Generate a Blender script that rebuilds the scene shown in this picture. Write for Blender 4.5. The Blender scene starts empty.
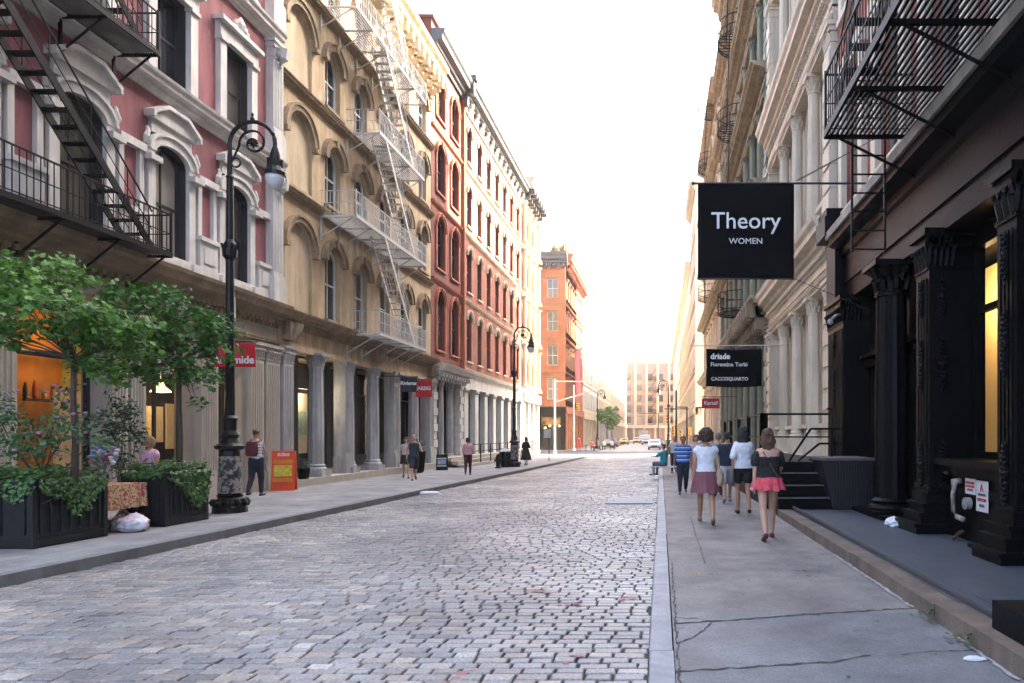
import bpy, bmesh, math, random
from mathutils import Vector, Matrix
random.seed(7)
R = math.radians
S = bpy.context.scene
# ------------------------------------------------------------------ camera
cam_d = bpy.data.cameras.new('camera'); cam = bpy.data.objects.new('camera', cam_d)
S.collection.objects.link(cam); S.camera = cam
cam.location = (0, 0, 1.6); cam.rotation_euler = (R(90), 0, 0)
cam_d.sensor_width = 36; cam_d.lens = 36*700/1024
cam_d.shift_x = -(661-512)/1024; cam_d.shift_y = (435-341.5)/1024
cam_d.clip_start = 0.1; cam_d.clip_end = 3000
# ------------------------------------------------------------------ light
AZ, EL = R(60), R(39)
W = bpy.data.worlds.new('World'); S.world = W; W.use_nodes = True
nt = W.node_tree; bg = nt.nodes['Background']
sky = nt.nodes.new('ShaderNodeTexSky'); sky.sky_type = 'NISHITA'; sky.sun_disc = False
sky.sun_elevation = EL; sky.sun_rotation = AZ; sky.air_density = .8; sky.dust_density = 7.0; sky.ozone_density = .4
nt.links.new(sky.outputs[0], bg.inputs[0]); bg.inputs[1].default_value = 0.15
sd = bpy.data.lights.new('sun', 'SUN'); sun = bpy.data.objects.new('sun', sd); S.collection.objects.link(sun)
sd.energy = 5.0; sd.angle = R(0.6); sd.color = (1, .83, .60)
sdir = Vector((math.sin(AZ)*math.cos(EL), math.cos(AZ)*math.cos(EL), math.sin(EL)))
sun.rotation_euler = sdir.to_track_quat('Z', 'Y').to_euler()
S.view_settings.view_transform = 'Standard'; S.view_settings.look = 'None'
S.view_settings.exposure = 3.4; S.view_settings.gamma = 1
HAZE = 0.0004
S.render.engine = 'CYCLES'
S.cycles.max_bounces = 6; S.cycles.diffuse_bounces = 3; S.cycles.glossy_bounces = 3
S.cycles.transparent_max_bounces = 12; S.cycles.volume_bounces = 1
# ------------------------------------------------------------------ helpers
COL = S.collection
def gz(y): return -0.005*min(max(y, 0), 70)
def tag(o, label=None, cat=None, group=None, kind=None):
    if label: o['label'] = label
    if cat: o['category'] = cat
    if group: o['group'] = group
    if kind: o['kind'] = kind
    return o
def thing(name, label, cat, loc=(0, 0, 0), rz=0, group=None):
    o = bpy.data.objects.new(name, None); COL.objects.link(o); o.empty_display_size = .3
    o.location = loc; o.rotation_euler = (0, 0, rz)
    return tag(o, label, cat, group)
class FR:
    def __init__(s, O, U, V): s.O = Vector(O); s.U = Vector(U); s.V = Vector(V)
    def __call__(s, a, b, c): return s.O + s.U*a + s.V*b + Vector((0, 0, c))
    def rot(s): return math.atan2(s.V.y, s.V.x) - math.pi/2
IDN = FR((0, 0, 0), (1, 0, 0), (0, 1, 0))
LEFT = FR((-12.3, 0, 0), (0, 1, 0), (1, 0, 0))
RIGHT = FR((4.4, 0, 0), (0, 1, 0), (-1, 0, 0))
class MB:
    def __init__(s, fr=IDN): s.v = []; s.f = []; s.fr = fr
    def pt(s, p):
        s.v.append(s.fr(*p)); return len(s.v)-1
    def poly(s, pts): s.f.append([s.pt(p) for p in pts])
    def box(s, a0, b0, c0, a1, b1, c1):
        i = [s.pt(p) for p in ((a0,b0,c0),(a1,b0,c0),(a1,b1,c0),(a0,b1,c0),(a0,b0,c1),(a1,b0,c1),(a1,b1,c1),(a0,b1,c1))]
        for q in ((3,2,1,0),(4,5,6,7),(0,1,5,4),(1,2,6,5),(2,3,7,6),(3,0,4,7)): s.f.append([i[k] for k in q])
        return s
    def bar(s, p, q, w, h=None):
        h = h or w; p = Vector(p); q = Vector(q); d = (q-p).normalized()
        x = d.cross(Vector((0,0,1)))
        if x.length < 1e-3: x = Vector((1,0,0))
        x.normalize(); y = d.cross(x).normalized()
        i = [s.pt(c + x*sx*w/2 + y*sy*h/2) for c in (p, q) for sx, sy in ((-1,-1),(1,-1),(1,1),(-1,1))]
        for k in range(4): s.f.append([i[k], i[(k+1) % 4], i[4+(k+1) % 4], i[4+k]])
        s.f.append(i[3::-1]); s.f.append(i[4:]); return s
    def rings(s, rings, closed=True, caps=True):
        ids = [[s.pt(p) for p in r] for r in rings]; n = len(ids[0])
        for a, b in zip(ids, ids[1:]):
            for k in range(n if closed else n-1): s.f.append([a[k], a[(k+1) % n], b[(k+1) % n], b[k]])
        if caps and closed: s.f.append(ids[0][::-1]); s.f.append(ids[-1])
        return s
    def tube(s, pts, r, n=6, caps=True):
        P = [Vector(p) for p in pts]; rs = r if isinstance(r, (list, tuple)) else [r]*len(P); out = []
        for i, p in enumerate(P):
            d = (P[min(i+1, len(P)-1)] - P[max(i-1, 0)]).normalized()
            ref = Vector((0, 0, 1)) if abs(d.z) < .9 else Vector((0, 1, 0))
            x = d.cross(ref).normalized(); y = d.cross(x)
            out.append([p + (x*math.cos(2*math.pi*k/n) + y*math.sin(2*math.pi*k/n))*rs[i] for k in range(n)])
        return s.rings(out, caps=caps)
    def lathe(s, c, prof, n=12, flute=0):
        out = []
        for r, z in prof:
            out.append([(c[0] + r*(1-(flute if k % 2 else 0))*math.cos(2*math.pi*k/n), c[1] + r*(1-(flute if k % 2 else 0))*math.sin(2*math.pi*k/n), c[2]+z) for k in range(n)])
        return s.rings(out)
    def extr(s, prof, a0, a1):      # profile of (b,c) points swept along a, closed
        return s.rings([[(a0, b, c) for b, c in prof], [(a1, b, c) for b, c in prof]])
    def plate(s, pts2, b0, b1):     # outline in (a,c) extruded from b0 to b1
        return s.rings([[(a, b0, c) for a, c in pts2], [(a, b1, c) for a, c in pts2]])
    def band(s, inner, outer, b0, b1, closed=False):   # strip between two (a,c) lines with thickness
        n = len(inner)
        f = [[s.pt((a, b, c)) for a, c in L] for b in (b0, b1) for L in (inner, outer)]
        i0, o0, i1, o1 = f
        for k in range(n-1 if not closed else n):
            j = (k+1) % n
            s.f += [[i1[k], i1[j], o1[j], o1[k]], [i0[k], i1[k], i1[j], i0[j]], [o0[k], o0[j], o1[j], o1[k]]]
        if not closed:
            for k in (0, n-1): s.f.append([i0[k], o0[k], o1[k], i1[k]])
        return s
    def build(s, name, m, parent=None, smooth=False, recalc=True, local=False):
        me = bpy.data.meshes.new(name)
        base = Vector((0, 0, 0))
        if parent is not None and not local:
            p = parent
            while p is not None: base += p.location; p = p.parent
        me.from_pydata([v - base for v in s.v], [], s.f)
        if recalc:
            bm = bmesh.new(); bm.from_mesh(me); bmesh.ops.recalc_face_normals(bm, faces=bm.faces); bm.to_mesh(me); bm.free()
        if smooth:
            me.polygons.foreach_set('use_smooth', [True]*len(me.polygons))
        if m: me.materials.append(m)
        o = bpy.data.objects.new(name, me); COL.objects.link(o)
        if parent is not None: o.parent = parent
        return o
def finish(o, ang=40):
    try:
        o.data.set_sharp_from_angle(angle=R(ang))
    except Exception: pass
    return o
def mesh_only(mb, name, m, smooth=False):
    o = mb.build(name, m, smooth=smooth); me = o.data; bpy.data.objects.remove(o); return me
def put(name, me, parent, loc=(0, 0, 0), rot=(0, 0, 0)):
    o = bpy.data.objects.new(name, me); COL.objects.link(o); o.parent = parent; o.location = loc; o.rotation_euler = rot; return o
def copy_tree(o, parent=None):
    c = o.copy(); COL.objects.link(c); c.parent = parent
    for ch in o.children: copy_tree(ch, c)
    return c
# ------------------------------------------------------------------ materials
MATS = {}
def mat(name, col, rough=.7, col2=None, scale=3.0, amt=.5, bump=.15, bscale=None, metal=0, spec=.5, dirt=0, stretch=None, emit=None, estr=0, coat=0):
    if name in MATS: return MATS[name]
    m = bpy.data.materials.new(name); m.use_nodes = True; n = m.node_tree.nodes; L = m.node_tree.links
    b = n['Principled BSDF']; b.inputs['Roughness'].default_value = rough; b.inputs['Metallic'].default_value = metal
    b.inputs['Specular IOR Level'].default_value = spec; b.inputs['Coat Weight'].default_value = coat
    tc = n.new('ShaderNodeTexCoord'); mp = n.new('ShaderNodeMapping'); L.new(tc.outputs['Object'], mp.inputs[0])
    if stretch: mp.inputs['Scale'].default_value = stretch
    nz = n.new('ShaderNodeTexNoise'); nz.inputs['Scale'].default_value = scale; nz.inputs['Detail'].default_value = 6; nz.inputs['Roughness'].default_value = .65
    L.new(mp.outputs[0], nz.inputs['Vector'])
    c2 = col2 or tuple(c*.72 for c in col)
    rp = n.new('ShaderNodeValToRGB'); rp.color_ramp.elements[0].position = .5-amt*.4; rp.color_ramp.elements[1].position = .5+amt*.4
    rp.color_ramp.elements[0].color = (*c2, 1); rp.color_ramp.elements[1].color = (*col, 1)
    L.new(nz.outputs[0], rp.inputs[0]); outc = rp.outputs[0]
    if dirt:
        n3 = n.new('ShaderNodeTexNoise'); n3.inputs['Scale'].default_value = 1.1; n3.inputs['Detail'].default_value = 8; n3.inputs['Roughness'].default_value = .7
        mp3 = n.new('ShaderNodeMapping'); mp3.inputs['Scale'].default_value = (2.2, 2.2, .35); L.new(tc.outputs['Object'], mp3.inputs[0]); L.new(mp3.outputs[0], n3.inputs['Vector'])
        r3 = n.new('ShaderNodeValToRGB'); r3.color_ramp.elements[0].position = .42; r3.color_ramp.elements[1].position = .62
        r3.color_ramp.elements[0].color = (1-dirt,)*3 + (1,); r3.color_ramp.elements[1].color = (1, 1, 1, 1); L.new(n3.outputs[0], r3.inputs[0])
        mx = n.new('ShaderNodeMix'); mx.data_type = 'RGBA'; mx.blend_type = 'MULTIPLY'; mx.inputs[0].default_value = 1
        L.new(outc, mx.inputs[6]); L.new(r3.outputs[0], mx.inputs[7]); outc = mx.outputs[2]
    L.new(outc, b.inputs['Base Color'])
    if bump:
        n2 = n.new('ShaderNodeTexNoise'); n2.inputs['Scale'].default_value = bscale or scale*8; n2.inputs['Detail'].default_value = 5
        L.new(mp.outputs[0], n2.inputs['Vector'])
        bp = n.new('ShaderNodeBump'); bp.inputs['Strength'].default_value = bump; bp.inputs['Distance'].default_value = .03
        L.new(n2.outputs[0], bp.inputs['Height']); L.new(bp.outputs[0], b.inputs['Normal'])
    if emit:
        b.inputs['Emission Color'].default_value = (*emit, 1); b.inputs['Emission Strength'].default_value = estr
    MATS[name] = m; return m
def brick(name, c1, c2, mortar, axis='y', sc=1.0):
    m = bpy.data.materials.new(name); m.use_nodes = True; n = m.node_tree.nodes; L = m.node_tree.links; b = n['Principled BSDF']
    b.inputs['Roughness'].default_value = .8
    tc = n.new('ShaderNodeTexCoord'); sp = n.new('ShaderNodeSeparateXYZ'); cb = n.new('ShaderNodeCombineXYZ')
    L.new(tc.outputs['Object'], sp.inputs[0]); L.new(sp.outputs[1 if axis == 'y' else 0], cb.inputs[0]); L.new(sp.outputs[2], cb.inputs[1])
    bt = n.new('ShaderNodeTexBrick'); bt.inputs['Scale'].default_value = 1; bt.inputs['Brick Width'].default_value = .24*sc; bt.inputs['Row Height'].default_value = .085*sc
    bt.inputs['Mortar Size'].default_value = .012; bt.inputs['Color1'].default_value = (*c1, 1); bt.inputs['Color2'].default_value = (*c2, 1); bt.inputs['Mortar'].default_value = (*mortar, 1)
    L.new(cb.outputs[0], bt.inputs['Vector'])
    nz = n.new('ShaderNodeTexNoise'); nz.inputs['Scale'].default_value = .8; nz.inputs['Detail'].default_value = 8; L.new(tc.outputs['Object'], nz.inputs['Vector'])
    rp = n.new('ShaderNodeValToRGB'); rp.color_ramp.elements[0].position = .3; rp.color_ramp.elements[1].position = .7
    rp.color_ramp.elements[0].color = (.58, .56, .56, 1); rp.color_ramp.elements[1].color = (1.15, 1.12, 1.08, 1); L.new(nz.outputs[0], rp.inputs[0])
    mx = n.new('ShaderNodeMix'); mx.data_type = 'RGBA'; mx.blend_type = 'MULTIPLY'; mx.inputs[0].default_value = 1
    L.new(bt.outputs[0], mx.inputs[6]); L.new(rp.outputs[0], mx.inputs[7]); L.new(mx.outputs[2], b.inputs['Base Color'])
    bp = n.new('ShaderNodeBump'); bp.inputs['Strength'].default_value = .3; bp.inputs['Distance'].default_value = .01; bp.invert = True
    L.new(bt.outputs['Fac'], bp.inputs['Height']); L.new(bp.outputs[0], b.inputs['Normal'])
    return m
def glass_dark(name, c=(.012, .015, .02), tint=(.11, .10, .09)):
    m = bpy.data.materials.new(name); m.use_nodes = True; n = m.node_tree.nodes; L = m.node_tree.links; b = n['Principled BSDF']
    b.inputs['Roughness'].default_value = .05; b.inputs['Specular IOR Level'].default_value = .8
    oi = n.new('ShaderNodeObjectInfo'); rp = n.new('ShaderNodeValToRGB'); rp.color_ramp.interpolation = 'CONSTANT'
    e = rp.color_ramp.elements; e[0].color = (*c, 1); e[1].position = .55; e[1].color = (*tint, 1)
    for p_, c_ in ((.7, (.05,.055,.06)), (.82, (.32,.30,.26)), (.92, (.09,.08,.065))):
        q = e.new(p_); q.color = (*c_, 1)
    L.new(oi.outputs['Random'], rp.inputs[0]); L.new(rp.outputs[0], b.inputs['Base Color'])
    tc = n.new('ShaderNodeTexCoord'); nz = n.new('ShaderNodeTexNoise'); nz.inputs['Scale'].default_value = 1.3; L.new(tc.outputs['Object'], nz.inputs['Vector'])
    bp = n.new('ShaderNodeBump'); bp.inputs['Strength'].default_value = .12; bp.inputs['Distance'].default_value = .1
    L.new(nz.outputs[0], bp.inputs['Height']); L.new(bp.outputs[0], b.inputs['Normal'])
    return m
def glass_clear(name):
    m = bpy.data.materials.new(name); m.use_nodes = True; n = m.node_tree.nodes; L = m.node_tree.links
    n.remove(n['Principled BSDF']); out = n['Material Output']
    t = n.new('ShaderNodeBsdfTransparent'); t.inputs[0].default_value = (.86, .88, .88, 1)
    g = n.new('ShaderNodeBsdfGlossy'); g.inputs['Roughness'].default_value = .03
    lw = n.new('ShaderNodeLayerWeight'); pw = n.new('ShaderNodeMath'); pw.operation = 'POWER'; pw.inputs[1].default_value = 4; L.new(lw.outputs['Facing'], pw.inputs[0])
    f = n.new('ShaderNodeMath'); f.operation = 'MULTIPLY_ADD'; f.inputs[1].default_value = .85; f.inputs[2].default_value = .05; L.new(pw.outputs[0], f.inputs[0]); mx = n.new('ShaderNodeMixShader')
    L.new(f.outputs[0], mx.inputs[0]); L.new(t.outputs[0], mx.inputs[1]); L.new(g.outputs[0], mx.inputs[2]); L.new(mx.outputs[0], out.inputs[0])
    return m
GD = glass_dark('window_glass'); GC = glass_clear('shop_glass')
M_tan = mat('tan_stone', (.53, .41, .26), .8, (.42, .31, .19), 1.5, .6, .2, dirt=.35)
M_tanp = mat('tan_plaster', (.56, .47, .33), .85, (.47, .38, .255), 1.2, .6, .1, dirt=.25)
M_tandk = mat('tan_moulding', (.36, .27, .17), .8, (.26, .19, .12), 2, .6, .2, dirt=.35)
M_grey = mat('grey_painted_iron', (.46, .455, .45), .55, (.36, .36, .355), 2, .6, .08, dirt=.35)
M_pink = mat('pink_stucco', (.34, .13, .15), .85, (.25, .095, .11), 1.4, .7, .15, dirt=.3)
M_white = mat('white_painted_stone', (.66, .65, .62), .65, (.54, .53, .51), 1.6, .6, .1, dirt=.25)
M_cream = mat('cream_stone', (.64, .54, .40), .75, (.54, .44, .31), 1.4, .6, .12, dirt=.2)
M_blush = mat('pale_rose_cast_iron', (.74, .65, .50), .6, (.64, .55, .41), 1.3, .6, .08, dirt=.2)
M_sage = mat('sage_painted_iron', (.27, .275, .19), .65, (.20, .205, .14), 1.5, .6, .08, dirt=.3)
M_olive = mat('buff_cornice_iron', (.44, .37, .24), .7, (.30, .25, .16), 1.5, .6, .1, dirt=.35)
M_black = mat('black_painted_iron', (.006, .0055, .0055), .45, (.004, .004, .004), 3, .6, .12, dirt=.3, spec=.10)
M_blackstone = mat('charcoal_painted_stone', (.0065, .007, .009), .5, (.004, .0045, .006), 2, .6, .15, dirt=.3, spec=.12)
M_esc = mat('black_escape_iron', (.004, .0045, .005), .5, (.008, .006, .005), 5, .7, .1, spec=.15)
M_escg = mat('pale_grey_escape_iron', (.50, .50, .48), .5, (.36, .36, .35), 4, .6, .1)
M_frame = mat('dark_window_frame', (.03, .03, .034), .5)
M_framew = mat('white_window_frame', (.60, .62, .64), .5, bump=.05)
M_roof = mat('roof_felt', (.10, .10, .10), .9)
M_dkmetal = mat('dark_metal_cornice', (.09, .10, .115), .5, dirt=.3)
M_amber = mat('amber_glow_wall', (.50, .20, .03), .8, (.22, .07, .01), 1.3, .6, .05, emit=(1, .38, .04), estr=.006)  # faint emission in the wall itself stands in for lamplight falling on it
M_warm = mat('warm_glow_wall', (.6, .45, .25), .8, emit=(1, .66, .3), estr=.008)  # small emission imitates panels lit by the shop lamps
M_inside = mat('dark_interior', (.02, .018, .016), .8)
BR_red = brick('red_brick', (.33, .09, .05), (.26, .065, .038), (.22, .10, .08))
BR_dark = brick('oxblood_brick', (.21, .042, .030), (.165, .033, .024), (.15, .055, .045))
BR_or = brick('orange_brick', (.46, .135, .045), (.38, .10, .035), (.30, .14, .08))
BR_orx = brick('orange_brick_front', (.46, .135, .045), (.38, .10, .035), (.30, .14, .08), 'x')
BR_r1 = brick('rust_brick', (.40, .11, .075), (.33, .085, .06), (.25, .12, .09))
M_trimred = mat('orange_red_trim', (.42, .12, .06), .75, dirt=.2)
M_brass = mat('brass', (.6, .42, .18), .35, metal=1)
def room_light(loc, w, col, r=.25):
    d = bpy.data.lights.new('shop_light', 'POINT'); d.energy = w; d.color = col; d.shadow_soft_size = r
    o = bpy.data.objects.new('shop_light', d); COL.objects.link(o); o.location = loc; return o
# ------------------------------------------------------------------ building kit
def arch_pts(uc, w, zs, rise, n=10):
    return [(uc - w/2*math.cos(math.pi*k/n), zs + rise*math.sin(math.pi*k/n)) for k in range(n+1)]
def cell(mb, u0, u1, z0, z1, op=None, rv=.28, b=0):
    if op is None: mb.poly([(u0,b,z0),(u1,b,z0),(u1,b,z1),(u0,b,z1)]); return
    uc, w, zb, zt, rise = op; ul, ur, zs = uc-w/2, uc+w/2, zt-rise
    q = lambda a0, c0, a1, c1: mb.poly([(a0,b,c0),(a1,b,c0),(a1,b,c1),(a0,b,c1)]) if a1-a0 > 1e-4 and c1-c0 > 1e-4 else None
    q(u0, z0, u1, zb); q(u0, zb, ul, z1); q(ur, zb, u1, z1)
    A = arch_pts(uc, w, zs, rise) if rise > 0 else [(ul, zt), (ur, zt)]
    for p, r in zip(A, A[1:]): mb.poly([(p[0],b,p[1]),(r[0],b,r[1]),(r[0],b,z1),(p[0],b,z1)])
    o = [(ul, zb)] + A + [(ur, zb)]
    for p, r in zip(o, o[1:] + o[:1]): mb.poly([(p[0],b,p[1]),(r[0],b,r[1]),(r[0],b-rv,r[1]),(p[0],b-rv,p[1])])
def outline(w, h, rise):
    return [(-w/2, 0)] + (arch_pts(0, w, h-rise, rise) if rise > 0 else [(-w/2, h), (w/2, h)]) + [(w/2, 0)]
WCACHE = {}
def win_set(w, h, rise, fm, key='', mull=True, fw=.06, extra=None, gm=None, rows=2, lining=False):
    k = (round(w,3), round(h,3), round(rise,3), fm.name, key)
    if k in WCACHE: return WCACHE[k]
    f = MB(); o = outline(w, h, rise)
    sc = lambda p: (p[0]*(1-2*fw/w), fw + (p[1])*(h-2*fw)/h)
    f.band([sc(p) for p in o], o, 0, .07, closed=True)
    if lining: f.band([(p[0]*(1-.05/w), .025+p[1]*(h-.05)/h) for p in o], o, .07, .262, closed=True)
    for r in range(1, rows): f.box(-w/2+fw, 0, h*r/rows-.03, w/2-fw, .05, h*r/rows+.03)
    if mull: f.box(-.02, 0, fw, .02, .045, h-fw)
    p = MB(); p.poly([(a, .015, c) for a, c in o])
    d = {'window': mesh_only(f, 'window', fm), 'pane': mesh_only(p, 'pane', gm or GD)}
    for nm, (mb, mm) in (extra or {}).items(): d[nm] = mesh_only(mb, nm, mm)
    WCACHE[k] = d; return d
def put_win(th, fr, u, b, z, ws):
    w = put('window', ws['window'], th, fr(u, b, z) - th.location, (0, 0, fr.rot()))
    for k in ws:
        if k != 'window': put(k, ws[k], w)
    return w
def arch_hood(w, h, rise, bw, d, legs=0, y0=.25, key=True, capital=False):
    mb = MB(); zs = h-rise
    if rise > 0:
        mb.band(arch_pts(0, w, zs, rise), arch_pts(0, w+2*bw, zs, rise+bw), y0, y0+d)
        mb.band(arch_pts(0, w+2*bw-.06, zs, rise+bw-.03), arch_pts(0, w+2*bw+.08, zs, rise+bw+.05), y0, y0+d+.05)
    else:
        mb.box(-w/2-bw, y0, h, w/2+bw, y0+d, h+bw); mb.box(-w/2-bw-.08, y0, h+bw, w/2+bw+.08, y0+d+.1, h+bw+.08)
    if legs:
        for s in (-1, 1):
            x0, x1 = sorted((s*w/2, s*(w/2+bw)))
            mb.box(x0, y0, legs, x1, y0+d*.8, zs)
            if capital: mb.box(x0-.03, y0, zs-.16, x1+.03, y0+d+.03, zs); mb.box(x0-.015, y0, zs-.24, x1+.015, y0+d, zs-.2)
    if key: mb.box(-.07, y0, h-.02, .07, y0+d+.07, h+bw+.03)
    return mb
def sill(w, y0=.25, ext=.12, t=.1, d=.1):
    return MB().box(-w/2-ext, y0-.2, -t, w/2+ext, y0+d, 0)
def column(mb, u, b, z0, z1, r, n=20, flute=.07, cap=.55, plinth=.22, leaf=True):
    mb.box(u-r*1.45, b-r*1.45, z0, u+r*1.45, b+r*1.45, z0+plinth)
    pb = [(r*1.38, plinth), (r*1.42, plinth+.05), (r*1.3, plinth+.1), (r*1.1, plinth+.13), (r*1.2, plinth+.18), (r*1.02, plinth+.23)]
    mb.lathe((u, b, z0), pb, n)
    hz = z1-z0
    mb.lathe((u, b, z0), [(r, plinth+.23), (r*.99, hz*.45), (r*.88, hz-cap)], n, flute)
    mb.lathe((u, b, z0), [(r*.98, hz-cap), (r*.98, hz-cap+.05), (r*.86, hz-cap+.07), (r*.9, hz-cap*.5), (r*1.25, hz-.1), (r*1.3, hz-.08)], n)
    if leaf:
        for lv, (zz, out) in enumerate(((.12, 1.12), (.30, 1.32))):
            m = 8
            for k in range(m):
                an = 2*math.pi*(k+.5*lv)/m; ca, sa = math.cos(an), math.sin(an)
                zb = z1-cap+zz*cap/.55-.04*lv; hh = cap*.34
                mb.tube([(u+ca*r*.9, b+sa*r*.9, zb-.02), (u+ca*r*1.0, b+sa*r*1.0, zb+hh*.6), (u+ca*r*out*1.02, b+sa*r*out*1.02, zb+hh), (u+ca*r*(out+.12), b+sa*r*(out+.12), zb+hh*.75)], [r*.2, r*.2, r*.16, r*.08], 5)
    mb.box(u-r*1.4, b-r*1.4, z1-.09, u+r*1.4, b+r*1.4, z1)
    return mb
def pilaster(mb, u0, u1, b0, b1, z0, z1, cap=.45, base=.3, panel=True):
    mb.box(u0, b0, z0, u1, b1, z1)
    mb.box(u0-.05, b0, z0, u1+.05, b1+.06, z0+base); mb.box(u0-.03, b0, z0+base, u1+.03, b1+.035, z0+base+.07)
    mb.box(u0-.02, b0, z1-cap, u1+.02, b1+.02, z1-cap+.05)
    mb.box(u0-.04, b0, z1-cap*.45, u1+.04, b1+.05, z1-.1); mb.box(u0-.08, b0, z1-.1, u1+.08, b1+.1, z1)
    w = u1-u0
    k = max(2, int(w/.12))
    for i in range(k):      # leaves of the capital
        uu = u0 + w*(i+.5)/k
        mb.tube([(uu, b1-.02, z1-cap+.03), (uu, b1+.03, z1-cap*.6), (uu, b1+.09, z1-cap*.42), (uu, b1+.10, z1-cap*.52)], [.05, .05, .04, .02], 5)
    if panel and w > .25:
        k = max(3, int(w/.11))
        for i in range(k):
            uu = u0+.05+(w-.1)*(i+.5)/k; mb.box(uu-.018, b1, z0+base+.2, uu+.018, b1+.02, z1-cap-.12)
    return mb
CORN = lambda d, h: [(0, 0), (d*.18, 0), (d*.22, h*.16), (d*.40, h*.24), (d*.42, h*.42), (d*.78, h*.50), (d*.80, h*.70), (d*.95, h*.84), (d, h), (0, h)]
def cornice(mb, u0, u1, b, z, d, h):
    mb.extr([(b+x, z+y) for x, y in CORN(d, h)], u0, u1); return mb
def each_bracket(th, fr, m, u0, u1, b, z, d, h, w, step):
    n = int((u1-u0)/step)
    for i in range(n):
        mb = MB(fr); u = u0+(u1-u0)*(i+.5)/n; modillions(mb, u-step/2, u+step/2, b, z, d, h, w, step*.9); mb.build('cornice_bracket', m, th)
def modillions(mb, u0, u1, b, z, d, h, w, step):
    n = max(1, int((u1-u0)/step))
    for i in range(n):
        u = u0 + (u1-u0)*(i+.5)/n
        mb.plate([(u-w/2, z), (u+w/2, z), (u+w/2, z+h), (u-w/2, z+h)], b, b+d*.55)
        mb.box(u-w/2, b, z+h*.45, u+w/2, b+d, z+h)
    return mb
def mass(mb, u0, u1, H, rv=.28, depth=12, z0=-.6):
    mb.box(u0, -depth, z0, u1, -rv-.02, H)
    for u in (u0, u1): mb.poly([(u,-rv-.02,z0),(u,0,z0),(u,0,H),(u,-rv-.02,H)])
    mb.poly([(u0,-rv-.02,H),(u1,-rv-.02,H),(u1,0,H),(u0,0,H)])
def text(s, size, m, parent, loc, rot, name='lettering', depth=.004, align='CENTER', sx=1.0, bold=0):
    cu = bpy.data.curves.new(name, 'FONT'); cu.body = s; cu.size = size; cu.extrude = depth; cu.align_x = align; cu.align_y = 'CENTER'; cu.offset = bold; cu.resolution_u = 3
    t = bpy.data.objects.new(name, cu); COL.objects.link(t)
    dg = bpy.context.evaluated_depsgraph_get(); me = bpy.data.meshes.new_from_object(t.evaluated_get(dg))
    bpy.data.objects.remove(t); me.materials.clear(); me.materials.append(m)
    o = put(name, me, parent, loc, rot); o.scale = (sx, 1, 1); return o
# ================================================================== ground
def kl(y): return -7.85 + .02*min(max(y, 0), 70)
def strip(name, y0, y1, xa, xb, dz, m, n=None, kind='structure', th=0):
    mb = MB(); n = n or max(1, int((y1-y0)/4))
    for i in range(n):
        a = y0+(y1-y0)*i/n; b = y0+(y1-y0)*(i+1)/n; X = lambda f, y: f(y) if callable(f) else f
        mb.poly([(X(xa,a),a,gz(a)+dz),(X(xb,a),a,gz(a)+dz),(X(xb,b),b,gz(b)+dz),(X(xa,b),b,gz(b)+dz)])
        if th:
            for f in (xa, xb): mb.poly([(X(f,a),a,gz(a)+dz),(X(f,b),b,gz(b)+dz),(X(f,b),b,gz(b)+dz-th),(X(f,a),a,gz(a)+dz-th)])
    if th:
        for y in (y0, y1):
            xx = [(f(y) if callable(f) else f) for f in (xa, xb)]
            mb.poly([(xx[0],y,gz(y)+dz),(xx[1],y,gz(y)+dz),(xx[1],y,gz(y)+dz-th),(xx[0],y,gz(y)+dz-th)])
    o = mb.build(name, m); tag(o, kind=kind); return o
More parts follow.
